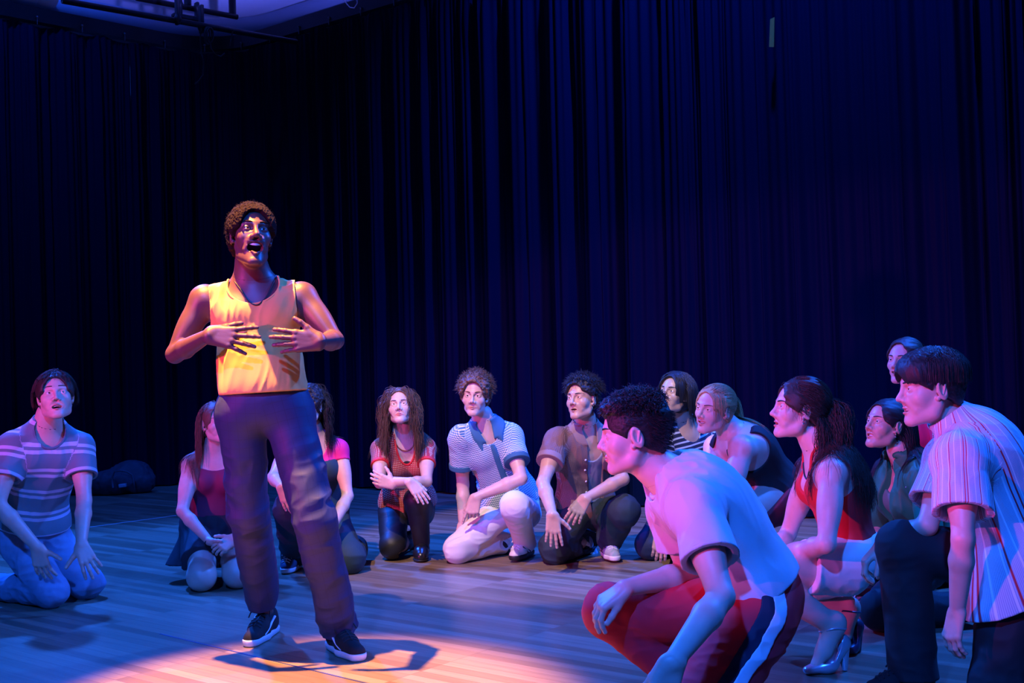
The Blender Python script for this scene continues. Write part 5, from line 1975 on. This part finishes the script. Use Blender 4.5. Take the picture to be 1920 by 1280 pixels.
# ================= blond ponytail
def woman_blond():
    F = Fig('kneeling woman with blond ponytail, black tank top and maroon skirt', 'f', 1.04, SK_B, res=.006, w=1.12)
    F.hres = .0025; F.has_legs = True
    D = 5.75
    F.at(pel=(1448, 925, 5.9), neck=(1376, 815, 5.78), hR=(1432, 935, 5.98), hL=(1446, 940, 5.78), sR=(1342, 838, 5.93), sL=(1392, 842, 5.63))
    F.J['nk2'] = pt(1360, 794, 5.76); F.J['head'] = pt(1340, 766, 5.72)
    J = F.J
    J['kL'] = pt(1345, 985, 5.62); J['aL'] = pt(1470, 1080, 5.70); J['tL'] = J['aL'] + np.array([.02, -.02, -.14])
    J['kR'] = pt(1335, 1000, 5.95); J['aR'] = pt(1455, 1080, 6.0); J['tR'] = J['aR'] + np.array([.02, -.02, -.14])
    F.go('sR', 'eR', 1325, 920, .29, -1); F.go('eR', 'wR', 1300, 985, .25, 1)
    F.go('sL', 'eL', 1362, 948, .29, -1); F.go('eL', 'wL', 1322, 1000, .25, 1)
    F.bend = .03
    F.head_setup(-52, 2, 8, open=.0055, mw=.025, smile=.006, gaze=(-.1, .1), lids=.0038, wide=1.06)
    F.start(kneel_base(F))
    F.hand('R', pt(1280, 1020, depth(J['wR'])), (0, 0, -1)); F.hand('L', pt(1300, 1030, depth(J['wL'])), (0, .3, -1))
    F.body(bare_legs=True); F.brows(H_BROWN); F.teeth()
    up, Fc, L = F.up, F.Fc, F.Lc
    f = U(F.torso(.008, neck=False) + [(ell(F.spine(.14), F.Rp, (.18, .14, .13)), .06)], .05)
    f = folds(f, .003, up, 12, .3, 51)
    f = inter(f, plane(F.spine(.12), -up), plane(J['neck'] + up * .015, up), k=.004)
    f = sub(f, ell(J['neck'] + Fc * .10 - up * .02, F.Rc, (.085, .13, .16)), cone(J['neck'] - up * .05, J['nk2'], .07, .07),
            ell(J['neck'] - Fc * .10 + up * .02, F.Rc, (.085, .10, .10)),
            *[ell(J['s' + q] + L * sg * .012 - up * .02, F.Rc, (.058, .14, .12)) for q, sg in (('L', 1), ('R', -1))], k=.004)
    F.garment('tank_top', f, simple('black_jersey', (.008, .008, .01), .8), res=.0055)
    lg = U([(cone(J['h' + q], J['h' + q] + (J['k' + q] - J['h' + q]) * .75, .125, .10), .05) for q in 'LR'] + [(ell(F.spine(.05), F.Rp, [.19, .155, .14]), .05)], .05)
    lg = folds(lg, .010, Fc - up, 10, .2, 6)
    sk = inter(lg, plane(F.spine(.20), up), plane(J['hL'] + (J['kL'] - J['hL']) * .62, J['kL'] - J['hL']), k=.004)
    F.garment('skirt', sk, simple('maroon_cotton', (.17, .012, .022), .8, bump=.2), res=.006)
    cap = hair_cap(F, .010, .002, 60, front=.002, side=-.04, slope=.6, fringe=-.018, nape=-.10, aniso=(0, 1, .2))
    tailc = F.hw(0, -.115, .035)
    reg = lambda q: (q[:, 1] < -.085) & (q[:, 2] > .0) & (q[:, 2] < .06) & (np.abs(q[:, 0]) < .025)
    S = strands(F, 400, .30, lambda q: q * 0 + np.array([0, -1, .1]), .9, .12, 9, seg=14, region=reg, seed=11, lift=.5, push=.012, obst=F.bodyf)
    reg2 = lambda q: (q[:, 1] > .02) & (q[:, 2] > .075)
    S2 = strands(F, 90, .20, lambda q: np.stack([np.sign(q[:, 0]) * 1.6, .1 + 0 * q[:, 0], -.3 + 0 * q[:, 0]], 1), 1.0, .1, 9, seg=14, region=reg2, seed=12, lift=.1, push=.007)
    S3 = strands(F, 900, .15, lambda q: np.stack([-q[:, 0] * 3, -1 + 0 * q[:, 0], .1 - q[:, 2] * 3], 1), .0, .06, 9, seg=9, region=lambda q: (q[:, 2] > .0) & (q[:, 1] < .06) & (q[:, 1] > -.09) & ((q[:, 1] < .02) | (q[:, 2] > .07)), seed=19, lift=.0, push=.012, stick=True)
    add_hair(F, H_BLOND, cap, [(S, .0016), (S2, .0008), (S3, .0010)])
    fin(F)


# ================= foreground man in white tee
def man_white_tee():
    F = Fig('crouching man in white tee and red trousers with navy and white side stripes', 'm', 1.0, SK_B, res=.0042)
    F.hres = .0019; F.has_legs = True
    D = 3.58
    F.at(pel=(1428, 1135, D), neck=(1262, 893, D), hL=(1420, 1160, D - .10), hR=(1418, 1150, D + .10), sL=(1300, 950, D - .18), sR=(1262, 945, D + .18))
    F.J['nk2'] = pt(1216, 862, D); F.J['head'] = pt(1191, 812, D - .01)
    J = F.J
    J['kL'] = pt(1262, 1350, D - .30); J['kL'][2] = .085
    J['aL'] = J['kL'] + np.array([.40, .06, -.005]); J['tL'] = J['aL'] + np.array([.08, 0, -.05])
    J['kR'] = pt(1142, 1145, D + .22); J['aR'] = pt(1300, 1340, D + .20); J['aR'][2] = .14; J['tR'] = J['aR'] + np.array([-.14, -.02, -.10])
    F.go('sL', 'eL', 1352, 1118, .30, -1); F.go('eL', 'wL', 1262, 1240, .27, -1)
    J['eR'] = pt(1292, 1075, D + .20); F.go('eR', 'wR', 1172, 1102, .25, -1)
    F.bend = .045
    F.head_setup(-98, -4, 0, gaze=(0, .1), lids=.0045, jaw=1.0)
    F.start(kneel_base(F))
    F.hand('L', pt(1232, 1330, depth(J['wL'])), (-.3, 1, -.2), curl=(.3, .4, .3), spread=.08, thumb=(.95, .32, .25))
    F.hand('R', pt(1118, 1138, depth(J['wR']) - .01), (.35, .35, -1), curls=[(.7, .55, .25), (.65, .5, .25), (.6, .5, .3), (.55, .5, .3)], spread=.15, thumb=(.85, .35, .35), tcurl=.3)
    F.body(); F.brows(H_BLACK, .0028)
    wt = simple('white_jersey', (.56, .56, .58), .85, bump=.2, bscale=600, sheen=.04)
    sf = shirt_f(F, .018, .60, (.070, .082), (.070, .075, .055), .05, .10, .0085, nkr=1.28, seed=61, ax=F.up, freq=12, ntop=.02, squash=.22)
    F.garment('t_shirt', sf, wt, res=.0042)
    S_, E = J['sL'], J['eL']; u = nrm(E - S_)
    ring = [J['neck'] + F.up * (.028 - .045 * (1 - math.cos(x)) * .5) - F.Fc * math.cos(x) * .085 + F.Lc * math.sin(x) * .085 for x in np.linspace(0, 6.2832, 60)]
    rg = snap(ring, F.bodyf, .004); rg[-1] = rg[0]
    tube_obj('neckband', [rg], [.0075], wt, F.root, 8)
    a_ = nrm(F.Fc - u * (F.Fc @ u) * .2); b_ = nrm(F.up * 1.0 + u * .0)
    loop = [S_ + F.Lc * .004 + (a_ * math.cos(x) * .085 + b_ * math.sin(x) * .10) for x in np.linspace(-.2, math.pi + .9, 40)]
    sl_ = [S_ + u * .30 * .56 + .09 * (nrm(np.cross(u, F.Lc)) * math.cos(x) + nrm(np.cross(u, np.cross(u, F.Lc))) * math.sin(x)) for x in np.linspace(0, 6.3, 40)]
    for nm_, lp in (('armhole_seam', loop), ('hem_seam', sl_)):
        tube_obj(nm_, [snap(lp, sf, .0)], [.0014], wt, F.root, 5)
    tm = NT('red_track_cotton')
    tm.b.inputs['Base Color'].default_value = (.78, .010, .030, 1); tm.b.inputs['Roughness'].default_value = .75; tm.b.inputs['Sheen Weight'].default_value = .05
    tm.bump(tm.noise(500, detail=2), .2, .001)
    tf = trousers_f(F, .112, .080, .072, amp=.007, seed=68, waist=.15, seat=.012)
    F.garment('trousers', tf, tm.m, res=.0045)
    # side stripes laid on the outer leg from waist to knee
    H, K = J['hL'], J['kL']
    out = nrm(np.array([.1, -1, .35]))
    ax = nrm(K - H); bk = nrm(np.cross(ax, out)); bk = bk if bk[0] > 0 else -bk
    wa = F.spine(.13)
    for nm, off, w_, mt in (('navy_stripe', 0.0, .024, simple('navy_tape', (.008, .012, .04), .7)), ('white_stripe', .0455, .020, simple('white_tape', (.75, .75, .78), .7))):
        P0 = [wa + bk * (off - .02) - F.Fp * .01 + out * .2, H + bk * (off + .0) - ax * .02 + out * .15] + [H + (K - H) * t_ + bk * (off + .012) + out * .13 for t_ in (.2, .4, .6, .8, 1.0)]
        P = resample3(P0, 26)
        P = snap(P, tf, .0)
        V, Fq = surf(inter(U([cone(P[i], P[i + 1], w_, w_) for i in range(len(P) - 1)], .004), (lambda X, tf=tf, hh=(.0030 if nm[0] == 'n' else .0050): tf(X) - hh), (lambda X, tf=tf: -tf(X) - .004), k=.002), P.min(0) - .05, P.max(0) + .05, .003)
        mesh_obj(nm, V, Fq, mt, F.root)
    # belt-side pocket seam and ring
    mats = (simple('black_suede', (.015, .013, .014), .85), simple('white_rubber', (.72, .70, .68), .5), simple('black_lace', (.01, .01, .01), .7))
    shoe(F, 'R', nrm([-.45, 0, .9]), mats, toe=J['aR'] + np.array([-.16, 0, -.08]), L=.28, res=.005)
    cap = hair_cap(F, .005, .001, 90, front=.0, side=-.025, slope=.55, fringe=-.002, nape=-.085, seed=14, temple=-.004)
    topc = U([(ell(F.hw(0, -.002, .078), F.R, [.072 * F.hs, .095 * F.hs, .042 * F.hs]), .02), (ell(F.hw(0, .060, .088), F.R, [.046, .026, .018]), .02)], .02)

    def curls(P):
        d = topc(P); m = np.abs(d) < .03; Q = P[m]
        n = 1 - np.abs(vnoise(Q, 38, 5)) * 2 + .5 * vnoise(Q, 90, 6)
        d = d.copy(); d[m] -= .008 * n
        return d
    reg = lambda q: (q[:, 2] > .066) & (q[:, 1] > -.085)
    S = strands(F, 2200, .052, lambda q: np.stack([q[:, 0] * 6, .8 + q[:, 1] * 6, q[:, 2] * 1], 1), .35, .7, 22, seg=10, region=reg, seed=13, clear=.03, lift=.4, push=.013, curl=1.6)
    reg2 = lambda q: (q[:, 2] > -.055 - q[:, 1] * .1) & (q[:, 2] < .06) & (q[:, 1] < .03) & (q[:, 2] > -.015 + .55 * q[:, 1]) & ~((np.abs(q[:, 0]) > .05) & (q[:, 1] > -.035) & (q[:, 2] < .032))
    S2 = strands(F, 1600, .022, lambda q: np.stack([q[:, 0] * 0, -.75 + 0 * q[:, 0], -.55 + 0 * q[:, 0]], 1), .0, .1, 9, seg=4, region=reg2, seed=15, lift=.0, push=.004)
    add_hair(F, H_BLACK, lambda P: smin(cap(P), curls(P), .01), [(S, .0010), (S2, .0006)])
    fin(F)


# ================= woman in red top
def woman_red_top():
    F = Fig('crouching woman in red halter top, beige shorts and silver heels, long dark ponytail', 'f', 1.0, SK_B, res=.005)
    F.hres = .0022; F.has_legs = True
    D = 4.5
    F.at(pel=(1592, 1045, D), neck=(1546, 842, D), hL=(1584, 1062, D - .09), hR=(1586, 1060, D + .09), sL=(1560, 888, D - .16), sR=(1520, 882, D + .16))
    F.J['nk2'] = pt(1522, 812, D); F.J['head'] = pt(1500, 766, D - .01)
    J = F.J
    F.go('hL', 'kL', 1398, 1062, .42, -1); J['aL'] = pt(1563, 1160, D - .14); J['aL'][2] = .17
    J['kR'] = pt(1405, 1108, D + .16); J['aR'] = pt(1592, 1150, D + .12); J['aR'][2] = .17
    J['tL'] = pt(1530, 1236, D - .16); J['tL'][2] = .03; J['tR'] = pt(1575, 1215, D + .10); J['tR'][2] = .03
    F.go('sL', 'eL', 1550, 1020, .285, -1); F.go('eL', 'wL', 1480, 1036, .24, 1)
    F.go('sR', 'eR', 1478, 1000, .285, 1); J['wR'] = pt(1440, 1050, D + .10)
    F.head_setup(-88, 8, 0, open=.004, mw=.022, gaze=(0, .15), lids=.005, nose=1.05)
    F.bend = .015
    F.start(np.array([J['pel'][0], J['pel'][1], 0]))
    F.hand('L', pt(1440, 1046, depth(J['wL'])), (0, .3, -1)); F.hand('R', pt(1400, 1050, depth(J['wR'])), (0, 0, -1))
    F.body(bare_legs=True, feet_bare=True); F.brows(H_DARK, .0028)
    up, Fc, L = F.up, F.Fc, F.Lc
    f = U(F.torso(.007, neck=False, shoulders=False), .05)
    f = folds(f, .0015, up, 12, .3, 71)
    # low back, high front with halter straps
    f = inter(f, plane(F.spine(.18), -up), plane(F.spine(.56) - Fc * .10, nrm(up * 1.0 - Fc * 1.05)), plane(F.spine(.93), up), k=.004)
    f = sub(f, ell(J['neck'] + Fc * .12 - up * .02, F.Rc, (.055, .10, .14)), k=.004)
    F.garment('halter_top', f, simple('red_jersey', (.62, .008, .012), .65), res=.0045)
    for sg in (1, -1):
        P = resample3([F.spine(.86) + L * sg * .06 + Fc * .10, J['neck'] + L * sg * .055 + Fc * .05, J['neck'] + L * sg * .05 - Fc * .02 + up * .03, J['neck'] - Fc * .05 + up * .03], 18)
        tube_obj('strap', [snap(P, F.bodyf, .003)], [.006], simple('red_jersey', (.62, .008, .012), .65), F.root, 6)
    P = snap([J['neck'] + L * math.sin(a_) * .06 + Fc * (.10 * math.cos(a_)) + up * (.02 - .115 * max(0, math.cos(a_))) for a_ in np.linspace(-1.9, 1.9, 30)], F.bodyf, .003)
    tube_obj('cord_necklace', [P], [.003], simple('black_cord', (.01, .01, .012), .5), F.root, 6)
    sh = trousers_f(F, .108, .098, .07, amp=.003, seed=78, waist=.27, seat=.01, short=.40)
    F.garment('shorts', sh, simple('beige_knit', (.76, .68, .62), .8, bump=.2), res=.0045)
    sil = simple('silver_satin', (.55, .55, .60), .28, .5)
    for sd in 'LR':
        heel_shoe(F, sd, sil if sd == 'L' else simple('navy_satin', (.02, .03, .07), .4), J['t' + sd])
    earring(F, 1, .0045, 2)
    cap = hair_cap(F, .014, .004, 45, front=.004, side=-.028, slope=.55, fringe=-.012, nape=-.085, seed=15, aniso=(0, 1, .3))
    reg = lambda q: (q[:, 1] < -.07) & (q[:, 2] > -.03) & (q[:, 2] < .05) & (np.abs(q[:, 0]) < .04)
    S = strands(F, 2600, .46, lambda q: q * [5, 0, 0] + np.array([0, -1.0, .0]), .62, .42, 11, seg=26, region=reg, seed=16, lift=.45, push=.012, curl=.5, obst=F.bodyf, jitter=.6)
    reg2 = lambda q: (q[:, 1] > .02) & (q[:, 2] > .085)
    S2 = strands(F, 70, .17, lambda q: np.stack([q[:, 0] * 20 + np.sign(q[:, 0]) * .9, .5 + 0 * q[:, 0], -.2 + 0 * q[:, 0]], 1), .9, .35, 13, seg=14, region=reg2, seed=17, lift=.2, push=.007, curl=.6)
    reg3 = lambda q: (q[:, 1] < -.05) & (q[:, 2] < .0) & (q[:, 2] > -.06)
    S3 = strands(F, 500, .36, lambda q: np.stack([q[:, 0] * 6, .35 + 0 * q[:, 0], -1 + 0 * q[:, 0]], 1), 1.0, .4, 12, seg=18, region=reg3, seed=18, lift=.3, push=.010, curl=.6, obst=F.bodyf)
    S4 = strands(F, 700, .11, lambda q: np.stack([-q[:, 0] * 3, -1 + 0 * q[:, 0], -.25 - q[:, 2] * 4], 1), .0, .1, 9, seg=8, region=lambda q: (q[:, 2] > .0) & (q[:, 1] < .04) & (q[:, 1] > -.07), seed=19, lift=.0, push=.016, stick=True)
    add_hair(F, H_DARK, cap, [(S, .0010), (S2, .0009), (S3, .0010), (S4, .0010)])
    fin(F)


def heel_shoe(F, sd, mat, T):
    A = F.J['a' + sd]; d = nrm(T - A); s = F.s
    dh = nrm(np.array([d[0], d[1], 0])); l = np.cross(DZ, dh)
    ball = T - dh * .045 + DZ * .0
    ball[2] = .030; toe = T + dh * .03; toe[2] = .016
    heel = A - dh * .035; heel[2] = A[2] - .07
    rt = empty('heeled_shoe', (0, 0, 0)); rt.parent = F.root
    up_ = nrm(np.cross(nrm(ball - heel), l)); up_ = up_ if up_[2] > 0 else -up_
    f = U([(fcone(ball, toe, .038, .022, DZ, .75), .02), (fcone(heel, ball, .030, .037, up_, .8), .02), (sph(heel + up_ * .02, .031), .02)], .02)
    ins = U([(cone(heel + up_ * .045, ball - dh * .03 + up_ * .045, .032, .040), .02)], .02)
    f = inter(sub(f, ins), plane((0, 0, .002), (0, 0, -1)), k=.003)
    lo = np.minimum(np.minimum(ball, heel), toe) - .1; hi = np.maximum(np.maximum(ball, heel), toe) + .1
    V, Fq = surf(f, lo, hi, .003)
    mesh_obj('shoe_upper', V, Fq, mat, rt)
    hb = heel.copy() - dh * .004; hb[2] = .002
    V, Fq = surf(inter(cone(heel - DZ * .01, hb, .024, .010), plane((0, 0, .002), (0, 0, -1)), k=.002), np.minimum(heel, hb) - .06, np.maximum(heel, hb) + .06, .003)
    mesh_obj('shoe_heel', V, Fq, mat, rt)
    P = [A + .036 * s * (math.cos(a) * dh + math.sin(a) * l) + DZ * .006 * math.cos(a) for a in np.linspace(0, 6.4, 24)]
    tube_obj('ankle_strap', [snap(P, F.bodyf, .002)], [.0035], mat, rt, 5)


# ================= woman in green jacket
def woman_green():
    F = Fig('kneeling black-haired woman in dark green jacket behind the woman in red halter top', 'f', 1.0, SK_C, res=.006)
    F.hres = .0026; F.has_legs = True
    D = 5.35
    F.at(pel=(1735, 1050, D + .05), neck=(1708, 868, D), hL=(1730, 1065, D - .04), hR=(1722, 1062, D + .13), sL=(1728, 898, D - .15), sR=(1668, 892, D + .13))
    F.J['nk2'] = pt(1686, 838, D); F.J['head'] = pt(1663, 796, D - .02)
    J = F.J
    J['kL'] = flr(1655, 1186, .09) + [0, .02, 0]; J['aL'] = J['kL'] + np.array([.40, .08, -.01]); J['tL'] = J['aL'] + np.array([.1, 0, -.05])
    J['kR'] = pt(1600, 1050, D + .12); J['aR'] = flr(1622, 1160, .09); J['tR'] = J['aR'] + np.array([-.14, -.03, -.06])
    F.go('sL', 'eL', 1745, 1010, .29, -1); F.go('eL', 'wL', 1680, 1060, .25, -1)
    F.go('sR', 'eR', 1650, 985, .29, 1); J['wR'] = pt(1625, 1060, D + .05)
    F.head_setup(-68, 14, 0, open=.0045, mw=.023, smile=.005, gaze=(0, .1), lids=.004)
    F.start(np.array([J['pel'][0], J['pel'][1], 0]))
    F.hand('L', pt(1664, 1118, depth(J['wL'])), (0, .3, -1), curl=(.3, .3, .2)); F.hand('R', pt(1600, 1080, D), (0, 0, -1))
    F.body(); F.brows(H_BLACK); F.teeth()
    gm = simple('dark_green_jersey', (.010, .15, .055), .6, sheen=.05, bump=.2)
    base = shirt_f(F, .026, .98, (.068, .060), (.07, .085, .05), .045, .05, .007, seed=81)
    openf = ell(F.spine(.66) + F.Fc * .18, F.Rc, (.048, .14, .34))
    F.garment('zip_jacket', sub(base, openf, k=.006), gm, res=.006)
    collar(F, gm, .062, v=.14, g=.026)
    tank = inter(U(F.torso(.010, neck=False, shoulders=False), .05), plane(F.spine(.18), -F.up), k=.004)
    tank = sub(tank, ell(J['neck'] + F.Fc * .07 - F.up * .01, F.Rc, (.085, .13, .12)), k=.004)
    F.garment('inner_top', tank, simple('sage_jersey', (.09, .20, .14), .8), res=.006)
    F.garment('trousers', trousers_f(F, .100, .082, .062, amp=.006, seed=88), simple('black_cotton', (.008, .009, .012), .8))
    mats = (simple('pale_blue_canvas', (.30, .40, .48), .8), simple('white_rubber', (.72, .70, .68), .5), simple('white_lace', (.6, .6, .6), .7))
    shoe(F, 'R', DZ, mats, toe=J['tR'] * [1, 1, 0] + [0, 0, J['aR'][2]], L=.27, res=.004, w=.95)
    # piping on the raglan shoulder
    P = snap([J['neck'] + F.Lc * .07 + F.Fc * .0 + F.up * .02, J['sL'] + F.up * .08, J['sL'] + F.Lc * .03 + F.up * .06 + F.Fc * .03, J['sL'] + F.Fc * .08 - F.up * .02], base, .002)
    tube_obj('piping', [resample3(P, 12)], [.0025], simple('pale_piping', (.3, .5, .5), .5), F.root, 5)
    earring(F, 1, .004, 2)
    cap = hair_cap(F, .012, .003, 40, front=.003, side=-.03, slope=.55, fringe=-.016, nape=-.10, seed=19, aniso=(0, 1, .3))
    reg = lambda q: (q[:, 1] < -.03) & (q[:, 2] > -.05) & (q[:, 2] < .08)
    S = strands(F, 800, .32, lambda q: np.stack([q[:, 0] * 4, -.6 + 0 * q[:, 0], -.6 + 0 * q[:, 0]], 1), 1.0, .15, 9, seg=14, region=reg, seed=20, lift=.3, push=.012, obst=base)
    add_hair(F, H_BLACK, cap, [(S, .0015)])
    fin(F)


# ================= woman at the back, head above the striped shirt
def woman_back():
    F = Fig('smiling woman in dark pink top whose face shows behind the black bowl-cut hair', 'f', 1.0, SK_B, res=.0075)
    F.hres = .0028; F.has_legs = True
    D = 6.0
    F.at(pel=(1772, 905, D), neck=(1722, 745, D), hL=(1778, 918, D - .08), hR=(1766, 916, D + .09), sL=(1760, 775, D - .13), sR=(1700, 768, D + .15))
    F.J['nk2'] = pt(1712, 712, D); F.J['head'] = pt(1697, 676, D - .02)
    J = F.J
    J['kL'] = pt(1745, 1080, D - .1); J['kL'][2] = .09; J['aL'] = J['kL'] + np.array([.38, .12, -.01]); J['tL'] = J['aL'] + np.array([.1, 0, -.05])
    J['kR'] = pt(1730, 1070, D + .14); J['kR'][2] = .09; J['aR'] = J['kR'] + np.array([.38, .12, -.01]); J['tR'] = J['aR'] + np.array([.1, 0, -.05])
    F.go('sL', 'eL', 1778, 880, .29, -1); F.go('eL', 'wL', 1750, 960, .25, -1)
    F.go('sR', 'eR', 1740, 870, .29, 1); F.go('eR', 'wR', 1728, 950, .25, -1)
    F.head_setup(-50, 4, 2, open=.006, mw=.026, smile=.007, gaze=(-.1, .0), lids=.004)
    F.start(np.array([J['pel'][0], J['pel'][1], 0]))
    F.hand('L', pt(1745, 1010, depth(J['wL'])), (0, 1, 0)); F.hand('R', pt(1725, 1000, depth(J['wR'])), (0, 1, 0))
    F.body(); F.brows(H_DARK); F.teeth()
    F.garment('top', shirt_f(F, .012, .5, (.058, .064), (.07, .08, .07), .045, .03, .004, seed=91), simple('dark_pink_jersey', (.40, .01, .10), .8), res=.0075)
    F.garment('trousers', trousers_f(F, .10, .08, .062, amp=.006, seed=98), simple('black_cotton', (.008, .009, .012), .8))
    cap = hair_cap(F, .012, .003, 40, front=.003, side=-.03, slope=.55, fringe=-.022, nape=-.09, seed=19, aniso=(0, 1, .3))
    reg = lambda q: (q[:, 1] < -.06) & (q[:, 2] > .02)
    S = strands(F, 250, .10, lambda q: np.stack([q[:, 0] * 4, -1 + 0 * q[:, 0], -.3 + 0 * q[:, 0]], 1), .6, .15, 9, seg=8, region=reg, seed=20, lift=.3, push=.012)
    add_hair(F, H_DARK, cap, [(S, .0015)])
    fin(F)


# ================= person in striped shirt, front right
def striped_shirt_person():
    F = Fig('person with black bowl-cut hair in pale red-striped shirt, leaning in at far right', 'm', .93, SK_A, res=.0042)
    F.hres = .002; F.has_legs = True
    D = 3.92
    F.at(pel=(1908, 1040, D), neck=(1806, 802, D), hL=(1900, 1062, D - .09), hR=(1900, 1058, D + .09), sL=(1800, 862, D - .165), sR=(1782, 858, D + .165))
    F.J['nk2'] = pt(1776, 775, D); F.J['head'] = pt(1746, 726, D - .01)
    J = F.J
    J['kL'] = pt(1872, 1290, D - .14); J['kL'][2] = .085; J['aL'] = J['kL'] + np.array([.40, .04, -.01]); J['tL'] = J['aL'] + np.array([.1, 0, -.05])
    J['kR'] = pt(1694, 1025, D + .12); J['aR'] = pt(1712, 1250, D + .10); J['aR'][2] = .09; J['tR'] = J['aR'] + np.array([-.16, -.02, -.05])
    F.go('sL', 'eL', 1806, 1010, .29, -1); F.go('eL', 'wL', 1795, 1146, .26, 1)
    F.go('sR', 'eR', 1738, 985, .29, -1); F.go('eR', 'wR', 1652, 1022, .24, 1)
    F.head_setup(-90, -2, 0, open=.0055, mw=.021, gaze=(0, .05), lids=.0038, jaw=1.05, hs=1.03)
    F.bend = .03
    F.start(np.array([J['pel'][0], J['pel'][1], 0]))
    F.hand('L', pt(1782, 1205, depth(J['wL'])), (.9, .3, .1), curls=[(.5, .4, .3), (.5, .45, .3), (.45, .45, .3), (.4, .4, .3)], spread=.1, thumb=(.85, .35, .3), tcurl=.2)
    F.hand('R', pt(1607, 1068, depth(J['wR'])), (.75, -.1, -.55), curls=[(.6, .7, .4), (.65, .7, .4), (.7, .7, .4), (.7, .7, .4)], spread=.1, thumb=(.75, .5, .45), tcurl=.3)
    F.body(); F.brows(H_BLACK)
    F.teeth()
    t = NT('red_striped_seersucker')
    a, s = t.attr('uvw')
    # coordinate round the body: lateral and front mixed, so that stripes run along the garment
    ang = t.math('ARCTAN2', s.outputs[0], s.outputs[2])
    x = t.math('MULTIPLY', ang, .96)
    fr = t.math('FRACT', x)
    red = None
    for c0, w0 in ((.20, .016), (.29, .014), (.74, .014)):
        b_ = t.math('LESS_THAN', t.math('ABSOLUTE', t.math('SUBTRACT', fr, c0)), w0)
        red = b_ if red is None else t.math('MAXIMUM', red, b_)
    wh = t.math('LESS_THAN', t.math('FRACT', t.math('MULTIPLY', ang, 4.3)), .12)
    gx = t.math('LESS_THAN', t.math('FRACT', t.math('MULTIPLY', ang, 46)), .5)
    gy = t.math('LESS_THAN', t.math('FRACT', t.math('MULTIPLY', s.outputs[1], 380)), .5)
    base = t.mix(t.math('MULTIPLY', gx, gy), (.55, .60, .68), (.20, .25, .36))
    base = t.mix(wh, base, (.78, .78, .80))
    t.link(t.mix(red, base, (.55, .03, .05)), t.b.inputs['Base Color']); t.b.inputs['Roughness'].default_value = .85
    t.bump(t.noise(120, detail=3), .25, .003)
    sf = shirt_f(F, .030, .68, (.078, .098), (.065, .07, .04), .05, -.20, .006, seed=101, ntop=.025,
                 extra=[(ell(F.spine(-.06), F.Rp, (.195, .160, .13)), .06), (cone(J['hL'], J['hL'] + (J['kL'] - J['hL']) * .4, .135, .135), .05), (ell(F.spine(.35) + F.Fc * .03, F.Rc, (.16, .15, .20)), .06)], squash=.2)
    F.garment('striped_shirt', sf, t.m, F.shirt_segs(), res=.0045)
    collar(F, t.m, .064, v=.09, g=.040)
    F.garment('trousers', trousers_f(F, .108, .092, .088, amp=.006, seed=108, waist=.12), simple('black_cotton', (.008, .009, .012), .8), res=.005)
    mats = (simple('black_suede', (.015, .013, .014), .85), simple('black_rubber', (.012, .012, .014), .5), simple('black_lace', (.01, .01, .01), .7))
    shoe(F, 'R', DZ, mats, toe=J['tR'] * [1, 1, 0] + [0, 0, J['aR'][2]], L=.28, res=.004)
    for tt in (.78, .55, .32):
        P = snap([F.spine(tt) + F.Fc * .2], sf, .002)[0]
        V, Fq = surf(fcone(P, P + F.Fc * .001, .006, .006, F.Fc, .5), P - .02, P + .02, .002)
        mesh_obj('button', V, Fq, simple('pearl_button', (.7, .7, .68), .3), F.root)
    cap = hair_cap(F, .010, .001, 90, front=.0, side=-.020, slope=.6, fringe=-.0, nape=-.075, seed=24)
    h = F.hs
    # smooth heavy top layer combed forward and down
    bowl = U([(ell(F.hw(0, -.012, .048), F.R, [.090 * h, .115 * h, .088 * h]), .02), (ell(F.hw(0, .05, .05), F.R, [.080 * h, .058 * h, .060 * h]), .03)], .02)

    def bowlf(P):
        d = bowl(P); m = np.abs(d) < .02; Q = P[m]
        ax = nrm(F.hv(0, .2, 1)).astype(np.float32); Q = Q - ax * ((Q @ ax) * .9)[:, None]
        d = d.copy(); d[m] -= .0022 * vnoise(Q, 130, 7)
        w = vnoise(P - ax * ((P @ ax) * .9)[:, None], 150, 8) * .006
        d = smax(d, plane(F.hw(0, .02, .012), F.hv(0, .12, -1))(P) + w, .003)
        d = smax(d, -ell(F.hw(0, .12, -.03), F.R, (.052 * h, .075 * h, .085 * h))(P), .004)
        return d
    reg = lambda q: (q[:, 2] > .075)
    S = strands(F, 2200, .095, lambda q: np.stack([q[:, 0] * 22, .25 + q[:, 1] * 10, 0 * q[:, 0]], 1), 1.0, .03, 9, seg=11, region=reg, seed=21, lift=.0, push=.019, lenvar=.12)
    add_hair(F, H_BLACK, lambda P: np.minimum(cap(P), bowlf(P)), [(S, .0010)])
    fin(F)
t0_ = _t.time()
ALL = [hero, man_striped_tee, woman_maroon, woman_pink, woman_red_knit, man_polo, man_brown_shirt, man_long_hair, woman_blond, man_white_tee, woman_red_top, woman_green, woman_back, striped_shirt_person]
for f_ in ALL:
    t1_ = _t.time()
    f_()
    print(f_.__name__, round(_t.time() - t1_, 1))
